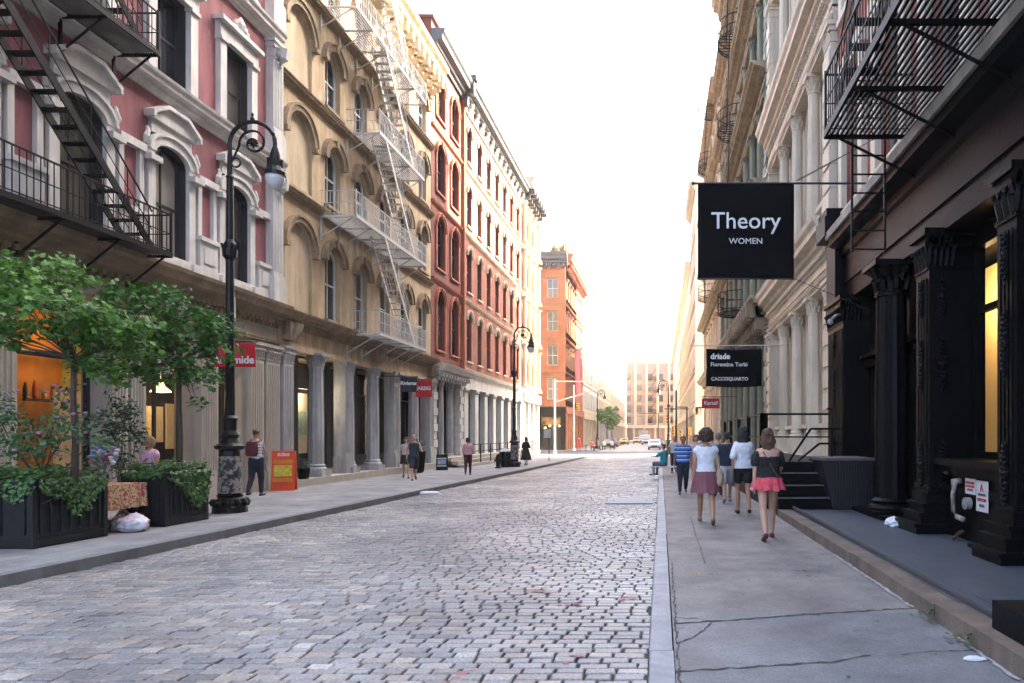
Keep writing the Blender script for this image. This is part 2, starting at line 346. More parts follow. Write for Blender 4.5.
def slab_mat(name, c1, c2, joint, bw, bh, rough=.75, off=.5, spots=True):
    m = bpy.data.materials.new(name); m.use_nodes = True; n = m.node_tree.nodes; L = m.node_tree.links; b = n['Principled BSDF']
    tc = n.new('ShaderNodeTexCoord'); bt = n.new('ShaderNodeTexBrick'); bt.offset = off
    bt.inputs['Scale'].default_value = 1; bt.inputs['Brick Width'].default_value = bw; bt.inputs['Row Height'].default_value = bh; bt.inputs['Mortar Size'].default_value = .008
    bt.inputs['Color1'].default_value = (*c1,1); bt.inputs['Color2'].default_value = (*c2,1); bt.inputs['Mortar'].default_value = (*joint,1)
    L.new(tc.outputs['Object'], bt.inputs['Vector'])
    nz = n.new('ShaderNodeTexNoise'); nz.inputs['Scale'].default_value = 1.1; nz.inputs['Detail'].default_value = 9; nz.inputs['Roughness'].default_value = .7; L.new(tc.outputs['Object'], nz.inputs['Vector'])
    rp = n.new('ShaderNodeValToRGB'); rp.color_ramp.elements[0].position = .35; rp.color_ramp.elements[1].position = .65
    rp.color_ramp.elements[0].color = (.56,.55,.56,1); rp.color_ramp.elements[1].color = (1.12,1.10,1.06,1); L.new(nz.outputs[0], rp.inputs[0])
    mx = n.new('ShaderNodeMix'); mx.data_type = 'RGBA'; mx.blend_type = 'MULTIPLY'; mx.inputs[0].default_value = 1
    L.new(bt.outputs[0], mx.inputs[6]); L.new(rp.outputs[0], mx.inputs[7])
    vo = n.new('ShaderNodeTexVoronoi'); vo.inputs['Scale'].default_value = 3.3; L.new(tc.outputs['Object'], vo.inputs['Vector'])   # gum spots
    r2 = n.new('ShaderNodeValToRGB'); r2.color_ramp.elements[0].position = .05; r2.color_ramp.elements[1].position = .07
    r2.color_ramp.elements[0].color = (.45,.45,.46,1); r2.color_ramp.elements[1].color = (1,1,1,1); L.new(vo.outputs[0], r2.inputs[0])
    m2 = n.new('ShaderNodeMix'); m2.data_type = 'RGBA'; m2.blend_type = 'MULTIPLY'; m2.inputs[0].default_value = 1 if spots else 0
    L.new(mx.outputs[2], m2.inputs[6]); L.new(r2.outputs[0], m2.inputs[7])
    ng = n.new('ShaderNodeTexNoise'); ng.inputs['Scale'].default_value = 55; ng.inputs['Detail'].default_value = 6; ng.inputs['Roughness'].default_value = .8; L.new(tc.outputs['Object'], ng.inputs['Vector'])
    r3 = n.new('ShaderNodeValToRGB'); r3.color_ramp.elements[0].position = .3; r3.color_ramp.elements[1].position = .7; r3.color_ramp.elements[0].color = (.55,.55,.55,1); r3.color_ramp.elements[1].color = (1.4,1.4,1.4,1); L.new(ng.outputs[0], r3.inputs[0])
    m3 = n.new('ShaderNodeMix'); m3.data_type = 'RGBA'; m3.blend_type = 'MULTIPLY'; m3.inputs[0].default_value = 1
    L.new(m2.outputs[2], m3.inputs[6]); L.new(r3.outputs[0], m3.inputs[7]); L.new(m3.outputs[2], b.inputs['Base Color'])
    b.inputs['Roughness'].default_value = rough
    bp = n.new('ShaderNodeBump'); bp.inputs['Strength'].default_value = .25; bp.inputs['Distance'].default_value = .008; L.new(ng.outputs[0], bp.inputs['Height']); L.new(bp.outputs[0], b.inputs['Normal'])
    return m
M_conc = slab_mat('sidewalk_concrete', (.235,.215,.20), (.205,.19,.18), (.13,.125,.125), 6.5, 3.1)
M_blue = slab_mat('bluestone', (.17,.175,.185), (.15,.158,.17), (.15,.16,.18), 30, 30, .6)
M_walkl = slab_mat('left_sidewalk_slabs', (.27,.275,.285), (.235,.24,.25), (.12,.12,.125), 1.55, 1.5)
M_asph = mat('asphalt', (.075,.077,.082), .85, (.055,.056,.06), 2, .6, .3, 120)
M_kerb = mat('kerb_granite', (.36,.37,.385), .6, (.24,.245,.26), 5, .7, .25, 60, dirt=.25)
M_kerbdk = mat('worn_kerb_granite', (.21,.215,.22), .7, (.13,.13,.135), 4, .7, .3, 60, dirt=.3)
M_dirt = mat('joint_dirt', (.075,.068,.062), .95, (.03,.028,.026), .8, .7, .3, 60)
M_joint = mat('joint_filler', (.055,.05,.048), .9)
M_edge = mat('brownstone_edging', (.21,.155,.115), .75, (.12,.09,.07), 4, .8, .35, 50, dirt=.35)
M_plate = mat('slate_blue_vault_plate', (.075,.092,.115), .5, (.042,.050,.064), 2.5, .7, .25, 150, dirt=.25)
tag(MB().box(-280,-40,-.95,280,780,-.9).build('ground', M_asph), kind='structure')
strip('road_bed', -6, 70, -8.2, .2, -.148, M_dirt)
strip('intersection', 70, 88.6, -60, 60, -.15, M_asph, 2)
strip('road_beyond', 88.6, 262, -9.6, 1.6, -.146, mat('distant_setts', (.27,.26,.25), .6, (.19,.185,.18), 4, .6, .3, 20), 4)
# road of granite setts, real stones
def setts():
    import numpy as np
    rng = np.random.default_rng(3)
    V = []; F = []; y = 1.6; row = 0
    while y < 69.8:
        d = .130 + rng.uniform(-.010, .012); x = kl(y)+.02 - rng.uniform(0, .25); g = gz(y)
        while x < -.09:
            w = .212 + rng.uniform(-.045, .055) ; x1 = min(x+w, -.085)
            x0 = max(x, kl(y)+.01)
            if x1-x0 > .06:
                wav = .006*math.sin(x*1.1+y*.7)
                h = g-.13+rng.normal(0, .003)+wav; tx, ty = rng.normal(0, .006), rng.normal(0, .010)
                cx, cy = (x0+x1)/2, y+d/2; gap = rng.uniform(.004,.010); hw, hd = (x1-x0)/2-gap, d/2-gap
                jit = rng.uniform(-.005, .005, (4, 2))
                base = len(V)
                for ins, dz in ((0, -.045), (.002, -.008), (.011, 0)):
                    for k, (sx, sy) in enumerate(((-1,-1),(1,-1),(1,1),(-1,1))):
                        px = sx*(hw-ins)+jit[k,0]; py = sy*(hd-ins)+jit[k,1]
                        V.append((cx+px, cy+py+.02*math.sin(cx*.8), h+dz+tx*px+ty*py))
                for a in (0, 4):
                    for k in range(4): F.append((base+a+k, base+a+(k+1)%4, base+a+4+(k+1)%4, base+a+4+k))
                F.append((base+8, base+9, base+10, base+11))
            x = x1 + .0001
            if x >= -.086: break
        y += d; row += 1
    me = bpy.data.meshes.new('road'); me.from_pydata(V, [], F)
    m = bpy.data.materials.new('granite_setts'); m.use_nodes = True; n = m.node_tree.nodes; L = m.node_tree.links; b = n['Principled BSDF']
    ge = n.new('ShaderNodeNewGeometry'); rp = n.new('ShaderNodeValToRGB'); rp.color_ramp.interpolation = 'LINEAR'
    els = [(0,(.15,.155,.16)),(.2,(.24,.245,.25)),(.4,(.20,.21,.22)),(.55,(.29,.29,.285)),(.68,(.24,.215,.20)),(.8,(.26,.27,.28)),(.93,(.31,.28,.24)),(1,(.38,.375,.36))]
    e = rp.color_ramp.elements; e[0].position = 0; e[0].color = (*els[0][1],1); e[1].position = 1; e[1].color = (*els[-1][1],1)
    for p_, c_ in els[1:-1]:
        q = e.new(p_); q.color = (*c_, 1)
    L.new(ge.outputs['Random Per Island'], rp.inputs[0])
    tc = n.new('ShaderNodeTexCoord'); n1 = n.new('ShaderNodeTexNoise'); n1.inputs['Scale'].default_value = .45; n1.inputs['Detail'].default_value = 7; L.new(tc.outputs['Object'], n1.inputs['Vector'])
    r1 = n.new('ShaderNodeValToRGB'); r1.color_ramp.elements[0].position = .35; r1.color_ramp.elements[1].position = .66
    r1.color_ramp.elements[0].color = (.60,.575,.56,1); r1.color_ramp.elements[1].color = (1.32,1.25,1.16,1); L.new(n1.outputs[0], r1.inputs[0])
    mx = n.new('ShaderNodeMix'); mx.data_type = 'RGBA'; mx.blend_type = 'MULTIPLY'; mx.inputs[0].default_value = 1; L.new(rp.outputs[0], mx.inputs[6]); L.new(r1.outputs[0], mx.inputs[7])
    n2 = n.new('ShaderNodeTexNoise'); n2.inputs['Scale'].default_value = 45; n2.inputs['Detail'].default_value = 6; L.new(tc.outputs['Object'], n2.inputs['Vector'])
    r2 = n.new('ShaderNodeValToRGB'); r2.color_ramp.elements[0].position = .3; r2.color_ramp.elements[1].position = .7; r2.color_ramp.elements[0].color = (.6,.6,.6,1); r2.color_ramp.elements[1].color = (1.35,1.35,1.35,1); L.new(n2.outputs[0], r2.inputs[0])
    m2 = n.new('ShaderNodeMix'); m2.data_type = 'RGBA'; m2.blend_type = 'MULTIPLY'; m2.inputs[0].default_value = 1; L.new(mx.outputs[2], m2.inputs[6]); L.new(r2.outputs[0], m2.inputs[7])
    L.new(m2.outputs[2], b.inputs['Base Color'])
    rr = n.new('ShaderNodeMapRange'); rr.inputs['To Min'].default_value = .34; rr.inputs['To Max'].default_value = .6; L.new(n2.outputs[0], rr.inputs[0]); L.new(rr.outputs[0], b.inputs['Roughness'])
    bp = n.new('ShaderNodeBump'); bp.inputs['Strength'].default_value = .35; bp.inputs['Distance'].default_value = .012; L.new(n2.outputs[0], bp.inputs['Height']); L.new(bp.outputs[0], b.inputs['Normal'])
    me.materials.append(m); o = bpy.data.objects.new('road', me); COL.objects.link(o); tag(o, kind='structure')
setts()
strip('gutter', 1, 70, -.10, -.07, -.13, M_dirt)
# sidewalks and kerbs
strip('sidewalk_left', -6, 66, -13.2, lambda y: kl(y)-.18, 0, M_walkl, th=.3)
strip('kerb_left', -6, 66, lambda y: kl(y)-.176, kl, .004, M_kerbdk, th=.3)
strip('sidewalk_left_beyond', 90, 262, -12.6, -8.2, .02, M_walkl, 3, th=.3)
strip('sidewalk_corner', 88.8, 90, -60, -8.2, .02, M_walkl, 3, th=.3)
strip('sidewalk_side_street', 66, 69.6, -60, lambda y: kl(66)-.9-(y-66)*.6, .0, M_walkl, 2, th=.3)
strip('kerb_corner', 66, 69.8, lambda y: kl(66)-.9-(y-66)*.6+.004, lambda y: kl(66)-.65-(y-66)*.6, .006, M_kerb, 2, th=.3)
strip('sidewalk_right', 6.45, 69, .10, 4.6, 0, M_conc, 20, th=.3)
strip('flagstones_right', -3, 6.45, .10, 4.6, .0, M_blue, 4, th=.3)
strip('sidewalk_right_beyond', 89, 262, 1.0, 4.6, .02, M_conc, 3, th=.3)
# kerb blocks of pale granite, each length separate in one sheet of stones
mb = MB(); y = -3; rnd = random.Random(4)
while y < 69:
    L_ = rnd.uniform(1.7, 2.6); y1 = min(y+L_, 69)
    j = rnd.uniform(-.006, .006)
    mb.rings([[(-.085+j, y+.006, gz(y)-.3), (-.085+j, y+.006, gz(y)+.0), (-.075+j, y+.006, gz(y)+.01), (.09+j, y+.006, gz(y)+.01), (.098+j, y+.006, gz(y)-.3)],
              [(-.085+j, y1-.006, gz(y1)-.3), (-.085+j, y1-.006, gz(y1)+.0), (-.075+j, y1-.006, gz(y1)+.01), (.09+j, y1-.006, gz(y1)+.01), (.098+j, y1-.006, gz(y1)-.3)]])
    y = y1
tag(mb.build('kerb_right', M_kerb), kind='structure')
def crack(pts, w=.014, dz=.004, m=None, name='pavement_joint'):
    mb = MB(); rr = random.Random(len(pts)*7+int(pts[0][0]*100)); P = []
    for (xa, ya), (xb, yb) in zip(pts, pts[1:]):
        n = max(2, int(math.hypot(xb-xa, yb-ya)/.055))
        for i in range(n): t = i/n; P.append((xa+(xb-xa)*t+rr.uniform(-.013,.013), ya+(yb-ya)*t+rr.uniform(-.018,.018)))
    P.append(pts[-1]); W_ = [w*rr.uniform(.2, 1.35) for _ in P]
    for i in range(len(P)-1):
        dx, dy = P[i+1][0]-P[i][0], P[i+1][1]-P[i][1]; l = math.hypot(dx, dy) or 1; nx, ny = -dy/l, dx/l
        a, b = P[i], P[i+1]
        mb.poly([(a[0]-nx*W_[i]/2, a[1]-ny*W_[i]/2, gz(a[1])+dz), (b[0]-nx*W_[i+1]/2, b[1]-ny*W_[i+1]/2, gz(b[1])+dz), (b[0]+nx*W_[i+1]/2, b[1]+ny*W_[i+1]/2, gz(b[1])+dz), (a[0]+nx*W_[i]/2, a[1]+ny*W_[i]/2, gz(a[1])+dz)])
    tag(mb.build(name, m or M_joint), kind='structure')
crack([(.12, 6.05), (.45, 6.12), (1.3, 6.35), (2.38, 6.6)], .035)
crack([(.10, 4.80), (1.2, 5.0), (1.55, 5.16)], .028); crack([(1.8, 5.2), (2.38, 5.3)], .012)
crack([(.45, 6.12), (.36, 5.85), (.24, 5.6), (.12, 5.45)], .02); crack([(.10, 6.25), (.3, 6.22), (.45, 6.12)], .016); crack([(.2, 5.9), (.1, 5.86)], .01)
crack([(.57, 8.9), (.575, 11), (.60, 14.5)], .014); crack([(.12, 3.4), (.14, 9)], .016); crack([(1.0, 8.9), (1.35, 9.0)], .012)
crack([(.14, 9.1), (2.38, 9.35)], .008); crack([(.14, 12.4), (2.36, 12.6)], .010); crack([(.14, 16.2), (4.2, 16.6)], .014)
# raised vault platform before the black shopfront
mb = MB(); y = -2.2; rnd = random.Random(9)
while y < 14.2:
    y1 = min(y+rnd.uniform(1.1, 1.9), 14.35); jx = rnd.uniform(-.012, .012)
    mb.box(2.40+jx, y+.006, gz(y)-.3, 2.64, y1-.006, gz(y)+.145+rnd.uniform(-.005, .005)); y = y1
tag(mb.build('platform_edging', M_edge), kind='structure')
strip('vault_platform', -2.2, 14.35, 2.645, 4.75, .145, M_plate, 4, th=.4)
mb = MB(); mb.box(2.68, -2, .10, 2.72, 14.3, .150); tag(mb.build('platform_seam', M_joint), kind='structure')
M_mortar = mat('pale_mortar_fillet', (.42,.41,.39), .9, (.2,.19,.18), 9, .8, .3)
crack([(2.37, 6.6), (2.375, 8.2), (2.37, 9.6)], .05, .012, M_mortar, 'mortar_fillet'); crack([(2.36, 4.6), (2.37, 5.6)], .03, .010, M_mortar, 'mortar_fillet')
h = MB(); h.band([(2.95,5.75),(4.2,5.75),(4.2,6.45),(2.95,6.45)], [(2.90,5.70),(4.25,5.70),(4.25,6.50),(2.90,6.50)], 0, 1, closed=True)
h.v = [Vector((v.x, v.z, .116 + .004*(v.y > .5))) for v in h.v]
h.box(2.955, 5.755, .10, 4.195, 6.445, .118); h.box(3.5, 5.85, .118, 3.62, 5.89, .126)
tag(h.build('cellar_hatch', M_plate), 'flat slate blue cellar hatch set in the vault platform', 'hatch')
# steel plate in the road with painted corner marks
M_rp = mat('blue_steel_road_plate', (.095,.13,.18), .5, (.07,.09,.13), 3, .6, .2, 80, metal=.3)
t = thing('road_plate', 'square blue steel plate laid on the cobbled road', 'road plate', (-.85, 19.3, gz(19)-.13))
mb = MB(); mb.box(-.62, -.85, 0, .62, .85, .025)
mb.box(-.5, -.03, .025, -.42, .03, .032); mb.box(.42, -.03, .025, .5, .03, .032)
mb.build('plate', M_rp, t, local=True)
M_paint = mat('white_road_paint', (.62,.62,.60), .7, (.30,.30,.29), 9, .8, .1)
for q in ((-.82,-1.0,-.78,-.2),(-.82,.4,-.78,1.0),(-.77,.96,-.3,1.0)): mb = MB(); mb.box(q[0],q[1],.004,q[2],q[3],.016); mb.build('painted_mark', M_paint, t, local=True)
mb = MB()
for i in range(9): mb.box(-6.6+i*.8, 71, gz(71)-.146, -6.2+i*.8, 73.6, gz(71)-.142)
mb.box(-8.5, 74.4, gz(71)-.146, 1, 74.6, gz(71)-.142)
tag(mb.build('crosswalk', M_paint), kind='structure')
# sprayed red utility marks on the setts
M_spray = mat('red_spray_mark', (.42,.10,.09), .8, (.27,.18,.18), 25, .8)
mb = MB(); rnd = random.Random(2)
for cx, cy, n in ((-1.55, 5.05, 5), (-.9, 7.3, 5), (-1.3, 7.9, 5), (-.75, 5.4, 3), (-.4, 7.6, 3), (-1.9, 12.2, 4)):
    for k in range(n):
        a = cx+rnd.uniform(-.16,.16); b_ = cy+rnd.uniform(-.16,.16); w, l = rnd.uniform(.03,.08), rnd.uniform(.02,.05)
        mb.rings([[(a+w*math.cos(q)*rnd.uniform(.6,1.1), b_+l*math.sin(q)*rnd.uniform(.6,1.1), gz(cy)-.1215) for q in [i*math.pi/4 for i in range(8)]]], caps=False); mb.f.append(list(range(len(mb.v)-8, len(mb.v))))
tag(mb.build('spray_marks', M_spray), kind='structure')
def blot(name, cx, cy, n, sx, sy, r, m, dz=.003, seed=1, z=None):
    mb = MB(); rr = random.Random(seed)
    for k in range(n):
        a = cx+rr.gauss(0, sx); b_ = cy+rr.gauss(0, sy); w, l = r*rr.uniform(.3,1.2), r*rr.uniform(.3,1.0); i0 = len(mb.v)
        for i in range(9): q = i*math.pi/4.5; mb.pt((a+w*math.cos(q)*rr.uniform(.6,1.2), b_+l*math.sin(q)*rr.uniform(.6,1.2), gz(b_)+dz+k*.00005))
        mb.f.append(list(range(i0, i0+9)))
    tag(mb.build(name, m), kind='structure')
M_stain = mat('dark_pavement_stain', (.09,.088,.085), .8); M_ysp = mat('yellow_spray_mark', (.40,.30,.12), .8, (.25,.21,.15), 30, .8)
blot('pavement_stain', 1.72, 8.45, 9, .09, .03, .05, M_stain, seed=3); blot('pavement_stain', 1.70, 8.1, 6, .03, .10, .03, M_stain, seed=4); blot('spray_marks', .42, 8.3, 22, .12, .05, .028, M_ysp, seed=5)
blot('gum_spots', 1.3, 9.5, 90, .75, 3.6, .020, M_stain, seed=6)
# ================================================================== left buildings
def belt(th, fr, u0, u1, z, d, h, m, name='belt_course'):
    mb = MB(fr); cornice(mb, u0, u1, 0, z, d, h); return mb.build(name, m, th)
def sheet_wall(th, fr, u0, u1, rows, H, m, rv=.28, depth=12, ground=None, name='wall', massmat=None):
    mb = MB(fr)
    for z0, z1, ops, uu in rows:
        for (a, b), op in zip(zip(uu, uu[1:]), ops): cell(mb, a, b, z0, z1, op, rv)
    w = mb.build(name, m, th)
    mb = MB(fr)
    if ground:
        gh, gr = ground
        mb.box(u0, -depth, gh, u1, -rv-.02, H); mb.box(u0, -depth, -.6, u1, -gr, gh-.003)
        for u in (u0+.002, u1-.002): mb.poly([(u,-gr,-.6),(u,-rv-.02,-.6),(u,-rv-.02,gh),(u,-gr,gh)])
        for u in (u0, u1): mb.poly([(u,-rv-.02,-.6),(u,0,-.6),(u,0,H),(u,-rv-.02,H)])
        mb.poly([(u0,-rv-.02,H),(u1,-rv-.02,H),(u1,0,H),(u0,0,H)])
    else: mass(mb, u0, u1, H, rv, depth)
    mb.build('rear_block', massmat or M_inside, th)
    return w
def bays(u0, u1, n): return [u0+(u1-u0)*i/n for i in range(n+1)]
def row(z0, z1, uu, w, zb, zt, rise=0, skip=()):
    return (z0, z1, [None if i in skip else ((uu[i]+uu[i+1])/2, w, zb, zt, rise) for i in range(len(uu)-1)], uu)
def shop_lamp(th, fr, u, b, z, s=1):
    mb = MB(fr); mb.lathe((u, b, z), [(.03*s,.34*s),(.05*s,.3*s),(.10*s,.16*s),(.24*s,.03*s),(.25*s,0)], 16); mb.tube([(u,b,z+.34*s),(u,b,z+1.2)], .008, 4)
    o = mb.build('pendant_lamp', mat('lit_lamp_shade', (.9,.75,.5), .5, emit=(1,.72,.38), estr=.22), th); return o
M_redw = mat('red_ware', (.4,.05,.03), .5)
# ---- pink building
L1 = thing('pink_building', 'pink stucco building with white carved window surrounds, nearest on the left', 'building', (-12.3, 15.5, 0))
uu = [8.6+2.7*0] + [10.75, 13.45, 16.15, 18.85, 21.55]; UB = [10.75, 13.45, 16.15, 18.85, 21.55]
u0, u1 = 6.0, 22.4; H1 = 20.5
UB = [8.05]+UB
rows = []
for z0, z1, zb, zt, ri in ((5.2, 9.9, 5.95, 8.75, .3), (9.9, 14.0, 10.45, 12.65, 0), (14.0, 18.2, 14.7, 16.8, 0)):
    rows.append(row(z0, z1, UB, 1.2, zb, zt, ri)); rows.append((z0, z1, [None], [u0, UB[0]])); rows.append((z0, z1, [None], [UB[-1], u1]))
rows.append((18.2, H1, [None], [u0, u1]))
sheet_wall(L1, LEFT, u0, u1, rows, H1, M_pink, ground=(4.6, 2.0))
# ground storey of stone piers
mb = MB(LEFT)
GO = [(13.3, 15.45), (16.55, 18.4), (19.3, 20.6)]
for a, b in ((6.0, 10.2), (12.6, 13.3), (15.45, 16.55), (18.4, 19.3), (20.6, 22.4)): mb.box(a, -.5, -.5, b, -.05, 4.4)
mb.box(10.2, -.5, -.5, 12.6, -.2, 4.4)
mb.box(u0, -.5, 4.4, u1, .02, 5.2)
for a, b in GO[1:]: mb.box(a, -.48, -.4, b, -.12, .35)
mb.build('ground_storey', M_tandk if False else mat('greyed_stone', (.42,.38,.32), .8, (.34,.31,.26), 1.5, .6, .15, dirt=.12), L1)
M_gst = MATS['greyed_stone']
for a, b in ((12.65, 13.2), (15.5, 15.95), (16.05, 16.5), (18.5, 19.2), (20.75, 21.4), (21.55, 22.3)):
    mb = MB(LEFT); pilaster(mb, a, b, -.05, .16, -.3, 4.4, .5, .75); mb.build('pilaster', M_gst, L1)
mb = MB(LEFT); cornice(mb, u0, u1, .02, 5.15, .55, .55); cornice(mb, u0, u1, .02, 4.4, .12, .2)
modillions(mb, u0, u1, .02, 5.0, .2, .2, .08, .22); mb.build('cornice', M_tandk, L1)
for i, (a, b) in enumerate(GO):
    f = MB(LEFT); zb = .45
    f.band([(a+.07, zb+.07), (b-.07, zb+.07), (b-.07, 4.3), (a+.07, 4.3)], [(a, zb), (b, zb), (b, 4.39), (a, 4.39)], -.40, -.30, closed=True)
    f.box(a+.07, -.39, 3.2, b-.07, -.32, 3.28)
    if i: f.box((a+b)/2-.04, -.39, zb+.07, (a+b)/2+.04, -.33, 3.2)
    w = f.build('shop_window', M_frame, L1)
    p = MB(LEFT); p.poly([(a, -.36, zb), (b, -.36, zb), (b, -.36, 4.38), (a, -.36, 4.38)]); p.build('pane', GC, w)
for (a, b, z0, z1, m_, dd) in ((14.9, 17.35, .0, 4.5, M_amber, -1.9), (15.6, 16.3, 0, 2.6, mat('glowing_shop_curtain', (.5,.4,.28), .9, emit=(1,.6,.3), estr=.015), -1.2), (18.0, 19.7, 3.3, 3.38, mat('strip_light', (1,.85,.6), .5, emit=(1,.75,.42), estr=.4), -1.0),  # curtain material emits slightly so that it looks lit from inside
                        (19.3, 19.9, 1.4, 2.4, M_warm, -1.85), (20.05, 20.9, 1.2, 2.5, M_warm, -1.85), (22.5, 23, 1.4, 2.3, mat('pale_poster', (.5,.47,.42), .8), -1.85)):
    mb = MB(LEFT); mb.box(a, dd-.05, z0, b, dd, z1); mb.build('display_panel', m_, L1)
shop_lamp(L1, LEFT, 18.75, -1.1, 2.75, 1.0)
room_light((-13.3, 15.6, 3.7), 8, (1,.55,.16)); room_light((-13.5, 18.85, 2.6), 7, (1,.72,.42), .12); room_light((-13.5, 26.4, 3.0), 12, (1,.80,.52))
for (a, b, z0, z1, dd, m_) in ((16.55, 17.3, .2, 4.3, -1.84, mat('olive_wall', (.42,.34,.05), .8)), (15.3, 16.4, 1.5, 1.56, -1.6, M_frame), (15.3, 16.4, 2.35, 2.41, -1.6, M_frame), (14.9, 17.35, 3.4, 3.5, -1.5, M_frame), (17.2, 17.3, 0, 4.3, -1.2, M_frame)):
    mb = MB(LEFT); mb.box(a, dd-.06, z0, b, dd, z1); mb.build('display_shelf', m_, L1)
rr_ = random.Random(5)
for k in range(9):
    a = 15.35+k*.115; z_ = 1.56 if k % 2 else 2.41; h_ = rr_.uniform(.18,.45); mb = MB(LEFT); mb.lathe((a, -1.64, z_), [(.03,0),(.05,.05),(.045,h_*.6),(.02,h_)], 8); mb.build('shop_ware', rr_.choice([M_white, M_redw, M_frame, M_brass]), L1)
for a in (18.9, 19.6, 20.3): mb = MB(LEFT); mb.box(a, -1.5, 0, a+.5, -1.2, .9); mb.build('shop_ware', M_frame, L1)
def pedim(w, z, d=.34, y0=.25):
    mb = MB(); mb.plate([(-w, z), (w, z), (w, z+.12), (w*.5, z+.42), (-w*.5, z+.42), (-w, z+.12)], y0, y0+d*.6)
    o = [(-w-.07, z), (-w-.07, z+.16), (-w*.45, z+.46), (w*.45, z+.46), (w+.07, z+.16), (w+.07, z)]; i = [(-w+.0, z), (-w+.0, z+.09), (-w*.43, z+.37), (w*.43, z+.37), (w-.0, z+.09), (w-.0, z)]
    mb.band(i, o, y0, y0+d); return mb
s2 = arch_hood(1.2, 2.8, .3, .24, .12, legs=-.2, y0=.26, key=False); s2.box(-.72,.26,2.95,.72,.34,3.27)
s2.box(-.95,.28,-.2,-.58,.50,.05); s2.box(.58,.28,-.2,.95,.50,.05)
s2.box(-.97,.28,2.2,-.58,.52,2.34); s2.box(.58,.28,2.2,.97,.52,2.34)
for s in (-1, 1): s2.tube([(s*.88,.32,2.6),(s*.92,.36,2.75),(s*.86,.36,2.9),(s*.88,.34,3.0)], [.06,.07,.05,.03], 6)
p2 = pedim(.80, 3.26, .26, .26)
s2.box(-.95,.28,-.10,.95,.44,0)
W2 = win_set(1.2, 2.8, .3, M_frame, 'pink2', lining=True, extra={'surround': (s2, M_white), 'pediment': (p2, M_white)})
for i in range(5):
    u = (UB[i]+UB[i+1])/2; put_win(L1, LEFT, u, -.25, 5.95, W2)
s3 = MB()
for s in (-1, 1):
    x0, x1 = sorted((s*.6, s*.88)); s3.box(x0,.25,-.1,x1,.40,2.25); s3.box(x0-.03,.25,2.1,x1+.03,.46,2.2)
s3.box(-.9,.25,2.2,.9,.42,2.6); s3.box(-1.0,.25,2.6,1.0,.55,2.72); s3.box(-.95,.25,-.25,.95,.45,-.1)
orn = MB()
for k in range(9):
    a_ = math.pi*k/8; orn.tube([(-.38*math.cos(a_),.42,2.78+.28*math.sin(a_)), (-.2*math.cos(a_+.3),.46,2.78+.16*math.sin(a_)+.05)], [.06,.03], 5)
orn.lathe((0,.42,2.75), [(.02,0),(.13,.08),(.15,.2),(.08,.36),(.02,.45)], 8)
W3 = win_set(1.2, 2.2, 0, M_frame, 'pink3', lining=True, extra={'surround': (s3, M_white), 'ornament': (orn, M_white)})
for i in range(5):
    u = (UB[i]+UB[i+1])/2; put_win(L1, LEFT, u, -.25, 10.45, W3); put_win(L1, LEFT, u, -.25, 14.7, W3)
for z in (9.85, 13.95): belt(L1, LEFT, u0, u1, z, .38, .42, M_white)
belt(L1, LEFT, u0, u1, 18.2, .8, 1.2, M_white, 'cornice')
mb = MB(LEFT); mb.box(u0, 0, 5.72, u1-.72, .16, 6.05); mb.box(u0, 0, 5.7, u1-.72, .2, 5.76)
for i in range(6):
    c = UB[i]; mb.box(c-.36, 0, 6.05, c+.36, .14, 6.75); mb.box(c-.4, 0, 6.75, c+.4, .2, 6.86); mb.box(c-.22, .14, 6.18, c+.22, .17, 6.6)
    mb.box(c-.40, 0, 8.28, c-.0, .16, 8.46); mb.box(c, 0, 8.28, c+.40, .16, 8.46)
mb.build('base_course', M_white, L1)
for i in range(1, 5):      # slim pilasters between the windows of the second storey
    for s in (-1, 1):
        c = UB[i]+s*.31; mb = MB(LEFT); mb.box(c-.07, 0, 6.86, c+.07, .10, 8.28); mb.build('pilaster', M_white, L1)
for z0, z1 in ((5.75, 9.85), (10.27, 13.95), (14.4, 18.2)):
    mb = MB(LEFT); pilaster(mb, 21.78, 22.36, 0, .24, z0, z1, .55, .8)
    mb.tube([(22.07,.24,z1-.75),(22.07,.40,z1-.5),(22.07,.42,z1-.2)], [.08,.14,.16], 6); mb.build('corner_pilaster', M_white, L1)
# ---- tan building
L2 = thing('tan_building', 'tan stone building with arched windows and grey columns, beside the pink one', 'building', (-12.3, 30, 0))
u0, u1 = 22.45, 37.4; UB = bays(22.55, 37.3, 6); H2 = 20.9; rows = []
for z0, z1, zb, zt in ((5.3, 9.6, 5.85, 8.6), (9.6, 13.25, 10.05, 12.35), (13.25, 16.85, 13.65, 15.9), (16.85, 20.0, 17.15, 19.25)):
    rr = row(z0, z1, UB, 1.2, zb, zt, .6); ops = list(rr[2]); c = ops[0][0]; ops[0] = (c, 1.75, zb-.05, zt+.2, .87); rows.append((z0, z1, ops, UB)); rows += [(z0, z1, [None], [u0, UB[0]]), (z0, z1, [None], [UB[-1], u1])]
rows.append((20.0, H2, [None], [u0, u1]))
sheet_wall(L2, LEFT, u0, u1, rows, H2, M_tan, ground=(4.62, 2.2))
hood = lambda h: arch_hood(1.2, h, .6, .26, .16, legs=.0, y0=.25, key=True, capital=True)
